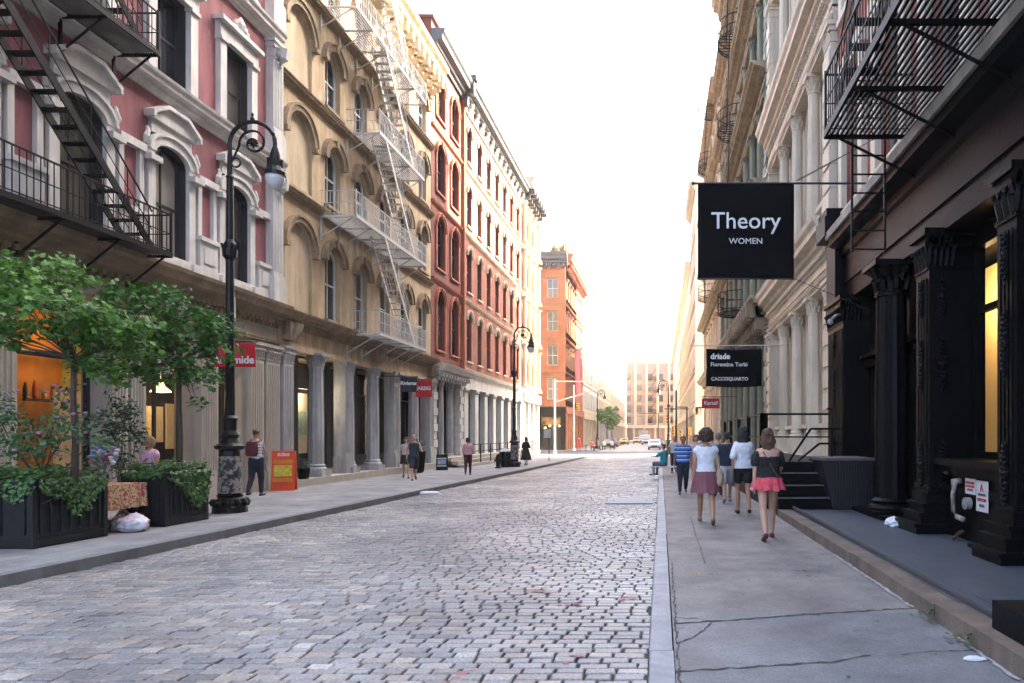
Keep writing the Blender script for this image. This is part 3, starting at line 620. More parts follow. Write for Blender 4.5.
for (zb, zt) in ((5.85, 8.6), (10.05, 12.35), (13.65, 15.9), (17.15, 19.25)):
    h = zt-zb; W_ = win_set(1.2, h, .6, M_framew, 'tan', fw=.09, extra={'hood': (hood(h), M_tandk), 'sill': (sill(1.2, d=.16), M_tandk)})
    for i in range(1, 6): put_win(L2, LEFT, (UB[i]+UB[i+1])/2, -.25, zb, W_)
    c = (UB[0]+UB[1])/2; mb = MB(LEFT); mb.plate([(c+a, zb-.05+z) for a, z in outline(1.74, h+.25, .87)], -.3, -.10); mb.build('blind_panel', M_tanp, L2)
    mb = arch_hood(1.75, h+.25, .87, .2, .14, 0, y0=0, key=False); mb.fr = IDN
    mb.box(-1.09, 0, h-.75, -.87, .2, h-.6); mb.box(.87, 0, h-.75, 1.09, .2, h-.6)
    me = mesh_only(mb, 'hood', M_tandk); put('hood', me, L2, LEFT(c, 0, zb-.05)-L2.location, (0, 0, LEFT.rot()))
for z in (9.5, 13.15, 16.75): belt(L2, LEFT, u0, u1, z, .26, .24, M_tandk)
mb = MB(LEFT); cornice(mb, u0, u1, 0, 19.9, 1.0, 1.25); mb.box(u0, 0, 19.5, u1, .15, 19.9); mb.build('cornice', M_tan, L2)
for i in range(20):
    c = u0+.45+i*.735; mb = MB(LEFT); modillions(mb, c-.3, c+.3, .1, 19.5, .75, .85, .22, .5); mb.tube([(c, .3, 19.55), (c, .62, 19.75), (c, .7, 20.1)], [.06, .12, .1], 6); mb.build('cornice_bracket', M_cream, L2)
mb = MB(LEFT); mb.box(u0, -2.2, 4.5, u1, .02, 5.0); mb.box(u0, -.2, 4.42, u1, .08, 4.62); mb.box(u0, 0, 5.0, u1, .03, 5.31); mb.build('entablature', M_tan, L2)
mb = MB(LEFT); cornice(mb, u0, u1, .02, 5.28, .5, .36); modillions(mb, u0, u1, .03, 5.12, .16, .18, .07, .17)
for c in (22.9, 30.0, 37.0): mb.box(c-.22, 0, 4.7, c+.22, .3, 5.3); mb.tube([(c,.3,4.75),(c,.42,5.0),(c,.5,5.25)], [.08,.14,.12], 6)
mb.build('cornice', M_tandk, L2)
mb = MB(LEFT); mb.box(u0, -2.1, -.5, u1, .42, .12); mb.box(u0, -2.1, -.5, u1, -.3, .24); mb.build('plinth', M_gst, L2)
for i in range(1, 6):
    mb = MB(LEFT)
    if i in (2, 4):
        pilaster(mb, UB[i]-.42, UB[i]+.05, -.35, .12, .12, 4.5, .55, .6); column(mb, UB[i]+.2, -.05, .12, 4.5, .22); nm = 'pier'
    else: column(mb, UB[i], -.02, .12, 4.5, .26); nm = 'column'
    mb.build(nm, M_grey, L2)
for a, b in ((22.5, 23.1), (36.75, 37.35)):
    mb = MB(LEFT); pilaster(mb, a, b, -.35, .18, .12, 4.5, .55, .7); mb.build('pier', M_grey, L2)
for i in range(6):
    a, b = UB[i]+.3, UB[i+1]-.3; f = MB(LEFT)
    f.band([(a+.07, .75), (b-.07, .75), (b-.07, 4.4), (a+.07, 4.4)], [(a-.25, .3), (b+.25, .3), (b+.25, 4.48), (a-.25, 4.48)], -.95, -.85, closed=True)
    f.box(a, -.94, 3.3, b, -.86, 3.38); f.box((a+b)/2-.03, -.94, .75, (a+b)/2+.03, -.87, 3.3) if i else None
    w = f.build('shop_window', M_frame, L2); p = MB(LEFT); p.poly([(a, -.9, .7), (b, -.9, .7), (b, -.9, 4.42), (a, -.9, 4.42)]); p.build('pane', GC, w)
mb = MB(LEFT); mb.box(25.6, -1.6, .9, 28.0, -1.5, 3.2); mb.build('display_panel', mat('cream_glow_display', (.55,.47,.33), .8, emit=(1,.72,.4), estr=.012), L2)  # slight emission put in the material makes the display look lamplit
mb = MB(LEFT); mb.box(26.4, -1.45, 1.6, 27.1, -1.42, 2.5); mb.build('framed_picture', mat('green_picture', (.10,.22,.16), .6, (.35,.4,.3), 6, .5), L2)
mb = MB(LEFT)
for k in range(46):
    a_ = random.uniform(23.15, 24.7); z_ = random.uniform(3.42, 4.4); r_ = random.uniform(.06, .11)
    mb.tube([(a_+r_*math.cos(q), -.80, z_+r_*math.sin(q)) for q in [i*.9 for i in range(8)]], .012, 4)
mb.build('window_grille', M_brass, L2)
# ---- generic facade for the buildings further off
def facade(th, fr, u0, u1, n, floors, H, mw, mt, fm, w=1.1, rise=.55, cor=(.7, 1.0), ground=None, belts=True, hood=True, piers=None, rear=None, key='', skipwin=False, legs=0, rvd=.28):
    UB = bays(u0+.25, u1-.25, n); rows = []
    for z0, z1, zb, zt in floors: rows += [row(z0, z1, UB, w, zb, zt, rise), (z0, z1, [None], [u0, UB[0]]), (z0, z1, [None], [UB[-1], u1])]
    if H > floors[-1][1]+.01: rows.append((floors[-1][1], H, [None], [u0, u1]))
    if floors[0][0] > .3 and not ground: rows.append((-.5, floors[0][0], [None], [u0, u1]))
    sheet_wall(th, fr, u0, u1, rows, H, mw, ground=ground, massmat=rear or mw, rv=rvd)
    for z0, z1, zb, zt in floors:
        ex = {}
        if hood: ex['hood'] = (arch_hood(w, zt-zb, rise, .16, .10, legs=legs, key=bool(rise)), mt)
        ex['sill'] = (sill(w, d=.12), mt)
        W_ = win_set(w, zt-zb, rise, fm, key+th.name, extra=ex, mull=w > .9)
        for i in range(n): put_win(th, fr, (UB[i]+UB[i+1])/2, -.25, zb, W_)
        if belts: belt(th, fr, u0, u1, z0-.02, .16, .2, mt)
    if cor: belt(th, fr, u0-.05, u1+.05, H-cor[1], cor[0], cor[1], mt, 'cornice')
    return UB
# ---- oxblood pair-arched building
L3 = thing('oxblood_building', 'narrow oxblood brick building with paired arched windows beside the tan one', 'building', (-12.3, 40, 0))
FL3 = [(5.5, 9.95, 6.3, 9.6), (9.95, 14.1, 10.8, 13.75), (14.1, 18.2, 15.0, 17.75), (18.2, 22.4, 19.1, 21.5)]
facade(L3, LEFT, 37.45, 43.2, 2, FL3, 23.4, BR_dark, M_trimred, M_frame, w=1.45, rise=.72, cor=None, ground=(4.7, 1.6), legs=.01)
belt(L3, LEFT, 37.45, 43.3, 22.3, .75, 1.1, M_dkmetal, 'cornice')
mb = MB(LEFT); mb.box(37.5, -2, 23.4, 39.0, .0, 23.95); mb.box(37.4, -2.1, 23.95, 39.1, .15, 24.1); mb.build('roof_pediment', BR_dark, L3)
mb = MB(LEFT); cornice(mb, 37.45, 43.3, 0, 4.75, .85, .7); modillions(mb, 37.5, 43.2, .1, 4.6, .5, .35, .14, .5); mb.build('balcony_cornice', M_white, L3)
for a in (37.5, 42.55):
    mb = MB(LEFT)
    for k in range(12): mb.box(a, -.3, -.35+k*.43, a+.65, .14 if k % 2 else .08, .06+k*.43)
    mb.build('rusticated_pier', M_white, L3)
for c in (39.3, 41.0): mb = MB(LEFT); column(mb, c, -.1, .1, 4.7, .2); mb.build('column', M_grey, L3)
mb = MB(LEFT); mb.box(41.3, -.4, 0, 42.5, -.25, 4.7); mb.build('side_panel', M_grey, L3)
mb = MB(LEFT); mb.box(38.2, -.8, .1, 42.5, -.7, 4.7); mb.build('shop_window', GD, L3)
for u in (43.25,):
    mb = MB(LEFT); mb.box(u-.12, 0, 5.4, u+.12, .2, 23); mb.build('corner_pilaster', M_trimred, L3); mb = MB(LEFT); mb.plate([(u-.15,21.9),(u+.15,21.9),(u+.15,23.5),(u-.15,23.5)], .1, .4); mb.box(u-.2,.1,22.6,u+.2,.8,23.45); mb.box(u-.25,0,23.45,u+.25,.95,23.75); mb.build('console', M_dkmetal, L3)
# ---- long red brick building
L4 = thing('red_brick_building', 'long red brick building with seven bays above a white ground floor', 'building', (-12.3, 52, 0))
facade(L4, LEFT, 43.4, 61.6, 7, [(5.6, 9.95, 6.3, 9.4), (9.95, 14.1, 10.7, 13.5), (14.1, 18.2, 14.9, 17.5), (18.2, 22.4, 18.95, 21.3)], 23.4, BR_red, M_cream, M_frame, w=1.05, rise=.5, cor=None, ground=(4.6, 1.0))
belt(L4, LEFT, 43.4, 61.7, 22.5, .8, 1.0, M_dkmetal, 'cornice')
mb = MB(LEFT); mb.box(43.4, 0, 21.9, 61.6, .1, 22.5); modillions(mb, 43.6, 61.4, .1, 22.0, .35, .5, .15, 1.3); mb.build('frieze', M_white, L4)
mb = MB(LEFT); mb.box(43.4, -1, 4.55, 61.6, .12, 5.35); cornice(mb, 43.4, 61.6, .1, 5.3, .25, .3); mb.build('ground_entablature', M_white, L4)
for i in range(8):
    c = 43.9+i*2.49; mb = MB(LEFT); pilaster(mb, c-.42, c+.42, -.25, .1, -.4, 4.55, .35, .5, panel=False); mb.build('pilaster', M_white, L4)
for i in range(7):
    c = 43.9+(i+.5)*2.49; mb = MB(LEFT); mb.box(c-.85, -.3, 3.4, c+.85, -.2, 3.5); mb.box(c-.03,-.3,.7,c+.03,-.2,4.5); mb.box(c-.85, -1.0, -.3, c+.85, -.15, .5); w = mb.build('window', M_frame, L4)
    p = MB(LEFT); p.poly([(c-.85,-.25,.5),(c+.85,-.25,.5),(c+.85,-.25,4.56),(c-.85,-.25,4.56)]); p.build('pane', mat('teal_dark_glass', (.012,.03,.035), .08), w)
# ---- cream column-fronted building at the corner
L5 = thing('cream_corner_building', 'cream building with stacked columns, sunlit at the cross street', 'building', (-12.3, 66, 0))
UB5 = facade(L5, LEFT, 61.7, 69.4, 3, [(5.4, 9.8, 6.1, 9.2), (9.8, 14.0, 10.5, 13.4), (14.0, 18.2, 14.7, 17.6), (18.2, 22.4, 18.9, 21.7)], 24.4, M_cream, M_cream, M_frame, w=1.3, rise=.65, cor=(1.2, 1.5), ground=(4.8, 1.2))
for z0, z1 in ((5.7, 9.7), (10.1, 13.9), (14.3, 18.1), (18.5, 22.3)):
    for c in UB5: mb = MB(LEFT); column(mb, c, .2, z0, z1, .2, 12, leaf=False); mb.build('column', M_cream, L5)
for c in UB5: mb = MB(LEFT); pilaster(mb, c-.35, c+.35, -.4, .2, -.4, 4.8, .5, .6, panel=False); mb.build('pilaster', M_white, L5)
mb = MB(LEFT); mb.box(61.7, -1, 4.6, 69.4, .4, 5.4); mb.build('ground_entablature', M_white, L5)
for i in range(3): mb = MB(LEFT); mb.box(UB5[i]+.4, -.7, 0, UB5[i+1]-.4, -.6, 4.6); mb.build('shop_window', GD, L5)
each_bracket(L5, LEFT, M_dkmetal, 61.8, 69.3, .1, 22.6, 1.0, .9, .25, 1.0)
# ---- orange corner building
L6 = thing('orange_brick_building', 'orange brick corner building across the side street with metal cornice', 'building', (-12.3, 90, 0))
FL6 = [(5.2, 9.6, 6.2, 8.9), (9.6, 14.0, 10.6, 13.1), (14.0, 18.4, 15.0, 17.5), (18.4, 22.6, 19.3, 21.7)]
FRONT = FR((0, 90, 0), (1, 0, 0), (0, -1, 0))
facade(L6, LEFT, 90.3, 110, 8, FL6, 25.0, BR_or, M_trimred, M_frame, w=1.0, rise=0, cor=(1.0, 1.7), ground=(4.9, .8))
facade(L6, FRONT, -24.0, -12.3, 4, FL6, 25.0, BR_orx, M_tandk, M_framew, w=1.35, rise=0, cor=None, ground=(4.9, .8), key='f')
mb = MB(FRONT); cornice(mb, -24, -12.0, 0, 23.3, .9, 1.7); mb.build('cornice', M_dkmetal, L6)
each_bracket(L6, FRONT, M_dkmetal, -24, -12.2, .05, 22.9, .6, .7, .15, .55)
each_bracket(L6, LEFT, M_trimred, 90.3, 110, .05, 22.9, .8, .8, .25, 1.0)
mb = MB(FRONT); mb.box(-24, -.6, 4.0, -12.3, .1, 5.2); mb.box(-12.9, -.6, -.5, -12.28, .08, 4.0); mb.box(-15.9, -.5, -.5, -15.4, .06, 4.0); mb.box(-19.9, -.5, -.5, -19.4, .06, 4.0); mb.build('shopfront', M_black, L6)
for k in range(8): mb = MB(LEFT); mb.box(90.6+k*2.35+.4, -.45, -.4, 90.6+(k+1)*2.35-.4, -.35, 4.4); mb.build('shop_window', GD, L6)
for a, b in ((-19.4, -15.9), (-15.4, -12.9)):
    mb = MB(FRONT); mb.box(a, -.285, -.5, b, -.265, 4.0); mb.build('dark_interior', M_inside, L6)
    mb = MB(FRONT); mb.box(a, -.26, 2.9, b, -.24, 3.9); mb.build('painted_lit_fanlight', mat('painted_bar_glow', (.5,.3,.1), .7, (.02,.01,.0), 1.3, .5, emit=None), L6)  # bar light painted as amber and dark patches, nothing here emits
    mb = MB(FRONT)
    for k in range(5): mb.lathe((a+.5+k*.6, -.10, 2.4+.25*(k % 2)), [(.02,0),(.13,.08),(.13,.16),(.02,.24)], 8)
    mb.build('bar_lamps', mat('lit_globe', (.9,.6,.3), .5, emit=(1,.55,.18), estr=1.2), L6)
for i in range(9):
    c = 90.6+i*2.35; mb = MB(LEFT); mb.box(c-.4, -.5, -.5, c+.4, .1, 4.4); mb.build('pier', BR_or, L6)
mb = MB(LEFT); mb.box(90.3, -.5, 4.4, 110, .2, 5.2); mb.build('ground_entablature', M_trimred, L6)
mb = MB(LEFT)
for k in range(60): 
    a_ = random.uniform(91, 103); mb.lathe((a_, random.uniform(-2,-.2), 25.0), [(.1,0),(.45,.3),(.5,.9),(.2,random.uniform(1.1,1.9))], 6)
mb.build('roof_planting', mat('roof_shrub', (.22,.10,.05), .9, (.08,.11,.04), 1.5), L6)
# ---- buildings beyond
def far_building(nm, label, fr, u0, u1, n, H, mw, mt, loc, z1=5.2, pitch=4.3, w=1.4, rise=0, cor=(.9, 1.2)):
    t = thing(nm, label, 'building', loc); fl = []; z = z1
    while z+pitch < H-.8: fl.append((z, z+pitch, z+.8, z+pitch-.7)); z += pitch
    facade(t, fr, u0, u1, n, fl, H, mw, mt, M_frame, w=w, rise=rise, cor=cor, ground=(z1-.2, .9), hood=False)
    mb = MB(fr); mb.box(u0, -.8, z1-1, u1, .25, z1)
    k = n+1
    for i in range(k): c = u0+.4+(u1-u0-.8)*i/(k-1); mb.box(c-.35, -.8, -.5, c+.35, .15, z1-1)
    mb.build('ground_storey', mt, t); return t
far_building('white_building', 'white many windowed building beyond the orange one', LEFT, 110.3, 138, 9, 27.5, M_white, M_cream, (-12.3, 124, 0), w=1.7)
far_building('pale_stone_building', 'pale stone building in the haze further along the left side', LEFT, 138.3, 172, 10, 25, M_cream, M_white, (-12.3, 155, 0), w=1.8)
far_building('rose_stone_building', 'rose coloured building last in the left row', LEFT, 172.3, 250, 18, 29, mat('rose_stone', (.55,.38,.30), .8, dirt=.2), M_cream, (-12.3, 200, 0), w=1.8)
ENDF = FR((0, 262, 0), (1, 0, 0), (0, -1, 0))
far_building('end_building', 'tall brown building with many windows closing the street view', ENDF, -14.5, 22, 9, 29.5, mat('brown_stone', (.40,.25,.18), .8, dirt=.2), M_cream, (2, 262, 0), w=2.1, pitch=4.0)
far_building('corner_tenement', 'narrow pinkish building left of the end building', ENDF, -30, -14.8, 4, 33, mat('pinkish_stone', (.5,.36,.3), .8), M_cream, (-22, 262, 0), w=1.8, pitch=4.0)
E_ = [o for o in bpy.data.objects if o.name == 'end_building'][0]
for x in (-13.9, -9.6, -5.4, -1.2, 3.0, 7.4):
    mb = MB(ENDF); mb.box(x-.45, 0, 5.2, x+.45, .35, 28.3); mb.build('pilaster', M_cream, E_)
for x in (-3.3, 5.2):
    for k in range(5):
        mb = MB(ENDF); z = 6.2+k*4.0
        for h in (0, .5, 1.0): mb.box(x-1.6, .35, z+h, x+1.6, 1.5, z+h+.07)
        mb.bar((x-1.4, 1.0, z), (x+1.4, 1.0, z+4.0), .12, .2); mb.build('fire_balcony', M_esc, E_)
T = thing('office_tower', 'huge pale office tower fading into the haze', 'tower', (-22, 520, 0))
mb = MB(); mb.box(-54, 520, -.9, -12, 560, 124); mb.build('wall', mat('tower_concrete', (.20,.19,.19), .8), T)
mb = MB()
for k in range(26):
    mb.box(-53, 519.7, 6+k*4.4, -13, 519.95, 8.2+k*4.4)
mb.build('window_band', M_dkmetal, T)
mb = MB(); mb.box(-52, 519.5, 116, -38, 519.9, 122); mb.box(-34, 519.5, 116, -14, 519.9, 122); mb.build('louvre_band', M_dkmetal, T)
T = thing('stepped_tower', 'pale stepped tower beyond the end of the street', 'tower', (16, 480, 0))
mb = MB(); mb.box(-3, 480, -.9, 30, 510, 78); mb.box(4, 484, 78, 24, 506, 96); mb.build('wall', MATS['tower_concrete'], T)
# ================================================================== right buildings
R1 = thing('black_fronted_building', 'rust brick building with an ornate black painted shopfront, nearest on the right', 'building', (4.4, 10, 0))
u0, u1 = -4.0, 17.4; HR = 34; UB = bays(-3.6, 17.2, 8); rows = []
for z0, z1, zb, zt in ((6.3, 11, 7.0, 10.0), (11, 15.5, 11.7, 14.6), (15.5, 20, 16.2, 19.0), (20, 24.5, 20.7, 23.5), (24.5, 29, 25.2, 28)):
    rows += [row(z0, z1, UB, 1.35, zb, zt, 0), (z0, z1, [None], [u0, UB[0]]), (z0, z1, [None], [UB[-1], u1])]
rows.append((29, HR, [None], [u0, u1]))
sheet_wall(R1, RIGHT, u0, u1, rows, HR, BR_r1, ground=(5.0, 1.6))
sr = MB(); sr.box(-.98,.25,-.15,-.675,.38,3.05); sr.box(.675,.25,-.15,.98,.38,3.05); sr.box(-1.05,.25,3.0,1.05,.42,3.4); sr.box(-1.0,.2,-.3,1.0,.42,-.15)
WR = win_set(1.35, 3.0, 0, M_sage, 'r1', extra={'surround': (sr, M_blush)})
for zb in (7.0, 11.7, 16.2, 20.7, 25.2):
    for i in range(8): put_win(R1, RIGHT, (UB[i]+UB[i+1])/2, -.25, zb, WR)
mb = MB(RIGHT); mb.extr([(0, 5.15), (.10, 5.15), (.10, 5.75), (.16, 5.8), (.18, 5.95), (.42, 6.05), (.44, 6.2), (.0, 6.3)], u0, 16.6); mb.box(u0, -1.6, 4.75, u1, .06, 5.15); mb.build('entablature', M_blackstone, R1)
mb = MB(RIGHT); mb.extr([(0, 6.3), (.50, 6.2), (.52, 6.36), (.0, 6.42)], u0, 16.6); mb.build('cornice_coping', mat('pale_coping', (.50,.46,.40), .7, dirt=.3), R1)
mb = MB(RIGHT); mb.box(16.5, 0, 4.7, 17.35, .30, 6.3); mb.box(16.45, 0, 6.3, 17.4, .55, 6.75); mb.box(16.5, 0, 6.75, 17.35, .5, 6.95); mb.build('console', M_blackstone, R1)
def ornament(th, fr, u, b, z, h, m):
    mb = MB(fr); rr = random.Random(int(u*10+z*7))
    n = int(h/.06)
    for i in range(n):
        zz = z+h*i/n; env = math.sin(math.pi*(i+.5)/n)
        for s in (-1, 1):
            w = .02+.07*env*abs(math.sin(i*1.3))
            mb.tube([(u, b, zz), (u+s*w*.6, b+.03, zz+.02), (u+s*w, b+.015, zz+.05), (u+s*w*.7, b, zz+.07)], [.012, .022, .016, .008], 5)
    mb.lathe((u, b, z+h*.42), [(.02,0),(.05,.03),(.055,.08),(.02,.13)], 8)
    mb.tube([(u,b,z-.05),(u,b,z+h+.05)], .012, 5)
    return mb.build('carved_ornament', m, th)
for a, b_ in ((8.15, 8.62), (10.80, 11.35), (5.2, 6.0), (15.9, 17.35)):
    mb = MB(RIGHT); zz = .0
    # stepped pedestal
    if a < 15:
        mb.box(a-.16, -.1, -.3, b_+.12, .52, .20); mb.box(a-.20, -.1, .20, b_+.15, .56, .25); mb.box(a-.12, -.1, .25, b_+.08, .44, .36); mb.box(a-.14, -.1, .36, b_+.1, .47, .41)
        mb.box(a-.08, -.1, .41, b_+.05, .36, .50); mb.box(a-.10, -.1, .50, b_+.06, .40, .55); mb.box(a-.04, -.1, .55, b_+.03, .31, .66)
    pilaster(mb, a, b_, -.5, .26, .5 if a < 15 else 0, 4.78, .62, .2)
    for s in range(5):     # acanthus on the near side of the capital
        bb = -.1+s*.09
        mb.tube([(a+.01, bb, 4.22), (a-.04, bb, 4.4), (a-.10, bb, 4.5), (a-.1, bb, 4.45)], [.05, .05, .04, .02], 5)
        mb.tube([(a+.01, bb+.04, 4.42), (a-.05, bb+.04, 4.58), (a-.13, bb+.04, 4.68), (a-.13, bb+.04, 4.62)], [.05, .05, .04, .02], 5)
    mb.box(a-.01, -.35, .9, a+.05, .2, 4.0)
    mb.build('pilaster', M_black, R1)
    for z, h in ((.75, .75), (2.3, .8), (3.45, .55)):
        # ornaments on the near faces (towards the camera side) and on the street faces
        SIDE = FR((4.4, a, 0), (-1, 0, 0), (0, -1, 0))
        if a < 15: ornament(R1, SIDE, .07, .015, z, h, M_blackstone)
        ornament(R1, RIGHT, (a+b_)/2, .275, z, h, M_blackstone)
mb = MB(RIGHT); column(mb, 13.05, .1, .16, 4.78, .31, 24, .06, .62, .05); mb.build('column', M_black, R1)
# window recess between the two near pilasters
def recess(u0_, u1_, zb, lit=False):
    mb = MB(RIGHT); mb.box(u0_, -.6, -.3, u1_, .02, zb-.25); mb.box(u0_, -.6, zb-.25, u1_, .10, zb-.1); mb.box(u0_, -.6, zb-.1, u1_, .20, zb)
    mb.box(u0_, -.02, zb-.52, u1_, .06, zb-.40); mb.build('bulkhead', M_black, R1)
    mb = MB(RIGHT); mb.band([(u0_+.12, zb+.1), (u1_-.12, zb+.1), (u1_-.12, 4.45), (u0_+.12, 4.45)], [(u0_, zb), (u1_, zb), (u1_, 4.75), (u0_, 4.75)], -.55, -.42, closed=True); mb.box(u0_+.1, -.52, 3.45, u1_-.1, -.44, 3.55)
    w = mb.build('shop_window', M_black, R1); p = MB(RIGHT); p.poly([(u0_+.1,-.5,zb),(u1_-.1,-.5,zb),(u1_-.1,-.5,4.5),(u0_+.1,-.5,4.5)]); p.build('pane', GC, w)
recess(8.62, 10.80, 1.25); recess(6.0, 8.15, 1.25); recess(-3, 5.2, 1.25)
mb = MB(RIGHT); mb.box(11.5, -1.55, .6, 13.4, -1.45, 4.6); mb.build('display_panel', mat('golden_glow_panel', (.75,.50,.22), .8, (.68,.44,.18), 1, .5, 0, emit=(1,.60,.24), estr=.02), R1)  # panel emits faintly, imitating a backing lit from within
room_light((5.35, 12.0, 3.9), 14, (1,.70,.36))
# doorway recesses beyond
mb = MB(RIGHT); mb.box(11.35, -.6, -.3, 12.5, .3, .155); mb.box(12.4, -.6, -.3, 16, .5, .155); mb.build('threshold', M_blackstone, R1)
mb = MB(RIGHT); mb.box(11.35, -.6, .15, 12.6, -.3, 1.1); mb.box(11.35, -.6, 3.1, 15.9, -.2, 3.25); mb.box(11.35, -.6, 3.3, 15.9, -.1, 3.4); mb.box(11.9, -.6, 1.1, 12.0, -.3, 4.7); mb.box(12.7, -.6, .15, 13.1, -.2, 4.7); mb.build('door_surround', M_black, R1)
mb = MB(RIGHT); mb.box(11.95, -.68, .1, 16.4, -.61, 4.74); mb.build('door_glow_block', M_black, R1)  # wall added to keep the golden panel's glow out of the doorway
mb = MB(RIGHT); mb.box(11.45, -.55, 1.1, 11.9, -.42, 3.1); mb.box(11.45, -.55, 3.45, 11.9, -.42, 4.6); mb.build('side_light', mat('pale_pane_reflection', (.50,.50,.48), .7), R1)  # pale colour stands in for a bright reflection in the sidelight pane
mb = MB(RIGHT); mb.box(13.1, -.5, .15, 15.9, -.35, 4.7)
for k in range(4): mb.box(13.3+k*.65, -.35, .5, 13.75+k*.65, -.32, 3.0)
mb.build('door', M_black, R1)
mb = MB(RIGHT); mb.tube([(16.0,.3,4.35),(15.8,.45,4.3),(15.8,.55,4.22)], .035, 6); mb.lathe((15.8,.58,4.12), [(.03,.1),(.07,.06),(.07,0),(.03,-.03)], 8); mb.build('lamp_bracket', M_grey, R1)
# ---- pale rose cast iron building
def iron_front(th, u0, u1, n, floors, H, m, mc, gm, r=.19, proj=.55):
    UB = bays(u0+.35, u1-.35, n)
    mb = MB(RIGHT); mb.box(u0, -12, -.5, u1, -.62, H); mb.build('rear_block', m, th)
    for (z0, z1, ent) in floors:
        mb = MB(RIGHT); mb.box(u0, -.62, z1-.05, u1, .12, z1+ent*.55); cornice(mb, u0, u1, .10, z1+ent*.5, proj, ent*.5); cornice(mb, u0, u1, .10, z1, .12, .16)
        modillions(mb, u0+.1, u1-.1, .1, z1+ent*.38, proj*.32, ent*.13, .07, .16); mb.box(u0, -.1, z1+ent*.2, u1, .16, z1+ent*.24); mb.build('entablature', mc, th)
        for c in UB:
            mb = MB(RIGHT); edge = c in (UB[0], UB[-1])
            if edge: 
                pilaster(mb, c-.33, c+.33, -.6, .16, z0, z1-.05, .5, .55, panel=False)
                for k in range(6): mb.box(c-.35, 0, z0+.7+k*(z1-z0-1.3)/6, c+.35, .20, z0+.7+(k+.75)*(z1-z0-1.3)/6)
            else: column(mb, c, -.02, z0, z1-.05, r, 14, .06, .5, .5, leaf=c < 34)
            mb.build('pier' if edge else 'column', m, th)
        for a, b in zip(UB, UB[1:]):
            f = MB(RIGHT); h = z1-z0; w = b-a; c = (a+b)/2
            A = arch_pts(c, w-.5, z1-.05-.75, .55, 8)
            f.band([(a+.25, z0+.9)]+A+[(b-.25, z0+.9)], [(a+.05, z0+.9)]+[(p[0]+(-.2 if k < 4 else (.2 if k > 4 else 0)), z1-.06) for k, p in enumerate(A)]+[(b-.05, z0+.9)], -.45, -.25)
            f.box(a, -.6, z0, b, -.2, z0+.9); f.box(a, -.3, z0+.8, b, .0, z0+.92); f.box(c-.03, -.5, z0+.9, c+.03, -.42, z1-.2); f.box(a+.2, -.5, z0+h*.5, b-.2, -.42, z0+h*.5+.06)
            wo = f.build('window', m, th); p = MB(RIGHT); p.poly([(a,-.55,z0+.9),(b,-.55,z0+.9),(b,-.55,z1),(a,-.55,z1)]); p.build('pane', gm, wo)
R2 = thing('rose_white_building', 'pale rose white cast iron building beside the black shopfront', 'building', (4.4, 22, 0))
iron_front(R2, 17.5, 27.9, 4, [(1.0, 5.6, 1.5), (7.1, 12.0, 1.6), (13.6, 18.4, 1.5), (19.9, 24.5, 1.4), (25.9, 30.2, 2.4)], 33.5, M_blush, M_blush, GD)
mb = MB(RIGHT); mb.box(17.5, -.6, -.4, 27.9, .25, 1.0)
for a in (17.9, 21, 24): mb.box(a, -.5, 1.0, a+2.2, -.35, 5.4)
mb.build('base_wall', M_blush, R2)
R3 = thing('sage_building', 'sage green cast iron building with buff cornices on the right', 'building', (4.4, 39, 0))
iron_front(R3, 28.0, 49.8, 8, [(-.2, 6.0, 1.2), (7.2, 11.2, .7), (11.9, 15.9, .7), (16.6, 20.6, .7), (21.3, 25.3, .7), (26, 30, 2.2)], 33.5, M_sage, M_olive, GD, proj=.75)
each_bracket(R3, RIGHT, M_tandk, 28.2, 49.6, .1, 5.9, .85, 1.1, .2, .8)
R4 = thing('buff_building', 'buff stone building in glare before the cross street on the right', 'building', (4.4, 60, 0))
iron_front(R4, 49.9, 69, 7, [(0, 5.6, 1.2), (6.8, 11.2, .7), (11.9, 16.3, .7), (17.0, 21.4, .7), (22.1, 26.5, .7)], 30.5, M_cream, M_olive, GD, proj=.8)
far_building('ochre_building', 'ochre building across the side street on the right', RIGHT, 89.2, 104, 5, 34, M_cream, M_olive, (4.4, 104, 0), w=1.7)
far_building('sand_building', 'sand coloured building in the haze on the right', RIGHT, 104.3, 165, 16, 27.5, mat('sand_stone', (.55,.43,.28), .8, dirt=.2), M_cream, (4.4, 140, 0), w=1.8)
far_building('grey_building', 'greyish building last in the right row', RIGHT, 165.3, 250, 16, 27, M_white, M_cream, (4.4, 205, 0), w=1.8)
# side street backs (their corner returns close the cross street)
far_building('side_street_building', 'low brown building down the side street on the left', FR((0, 69.4, 0), (-1, 0, 0), (0, 1, 0)), 24.8, 60, 10, 20, MATS['brown_stone'], M_cream, (-40, 69.4, 0))
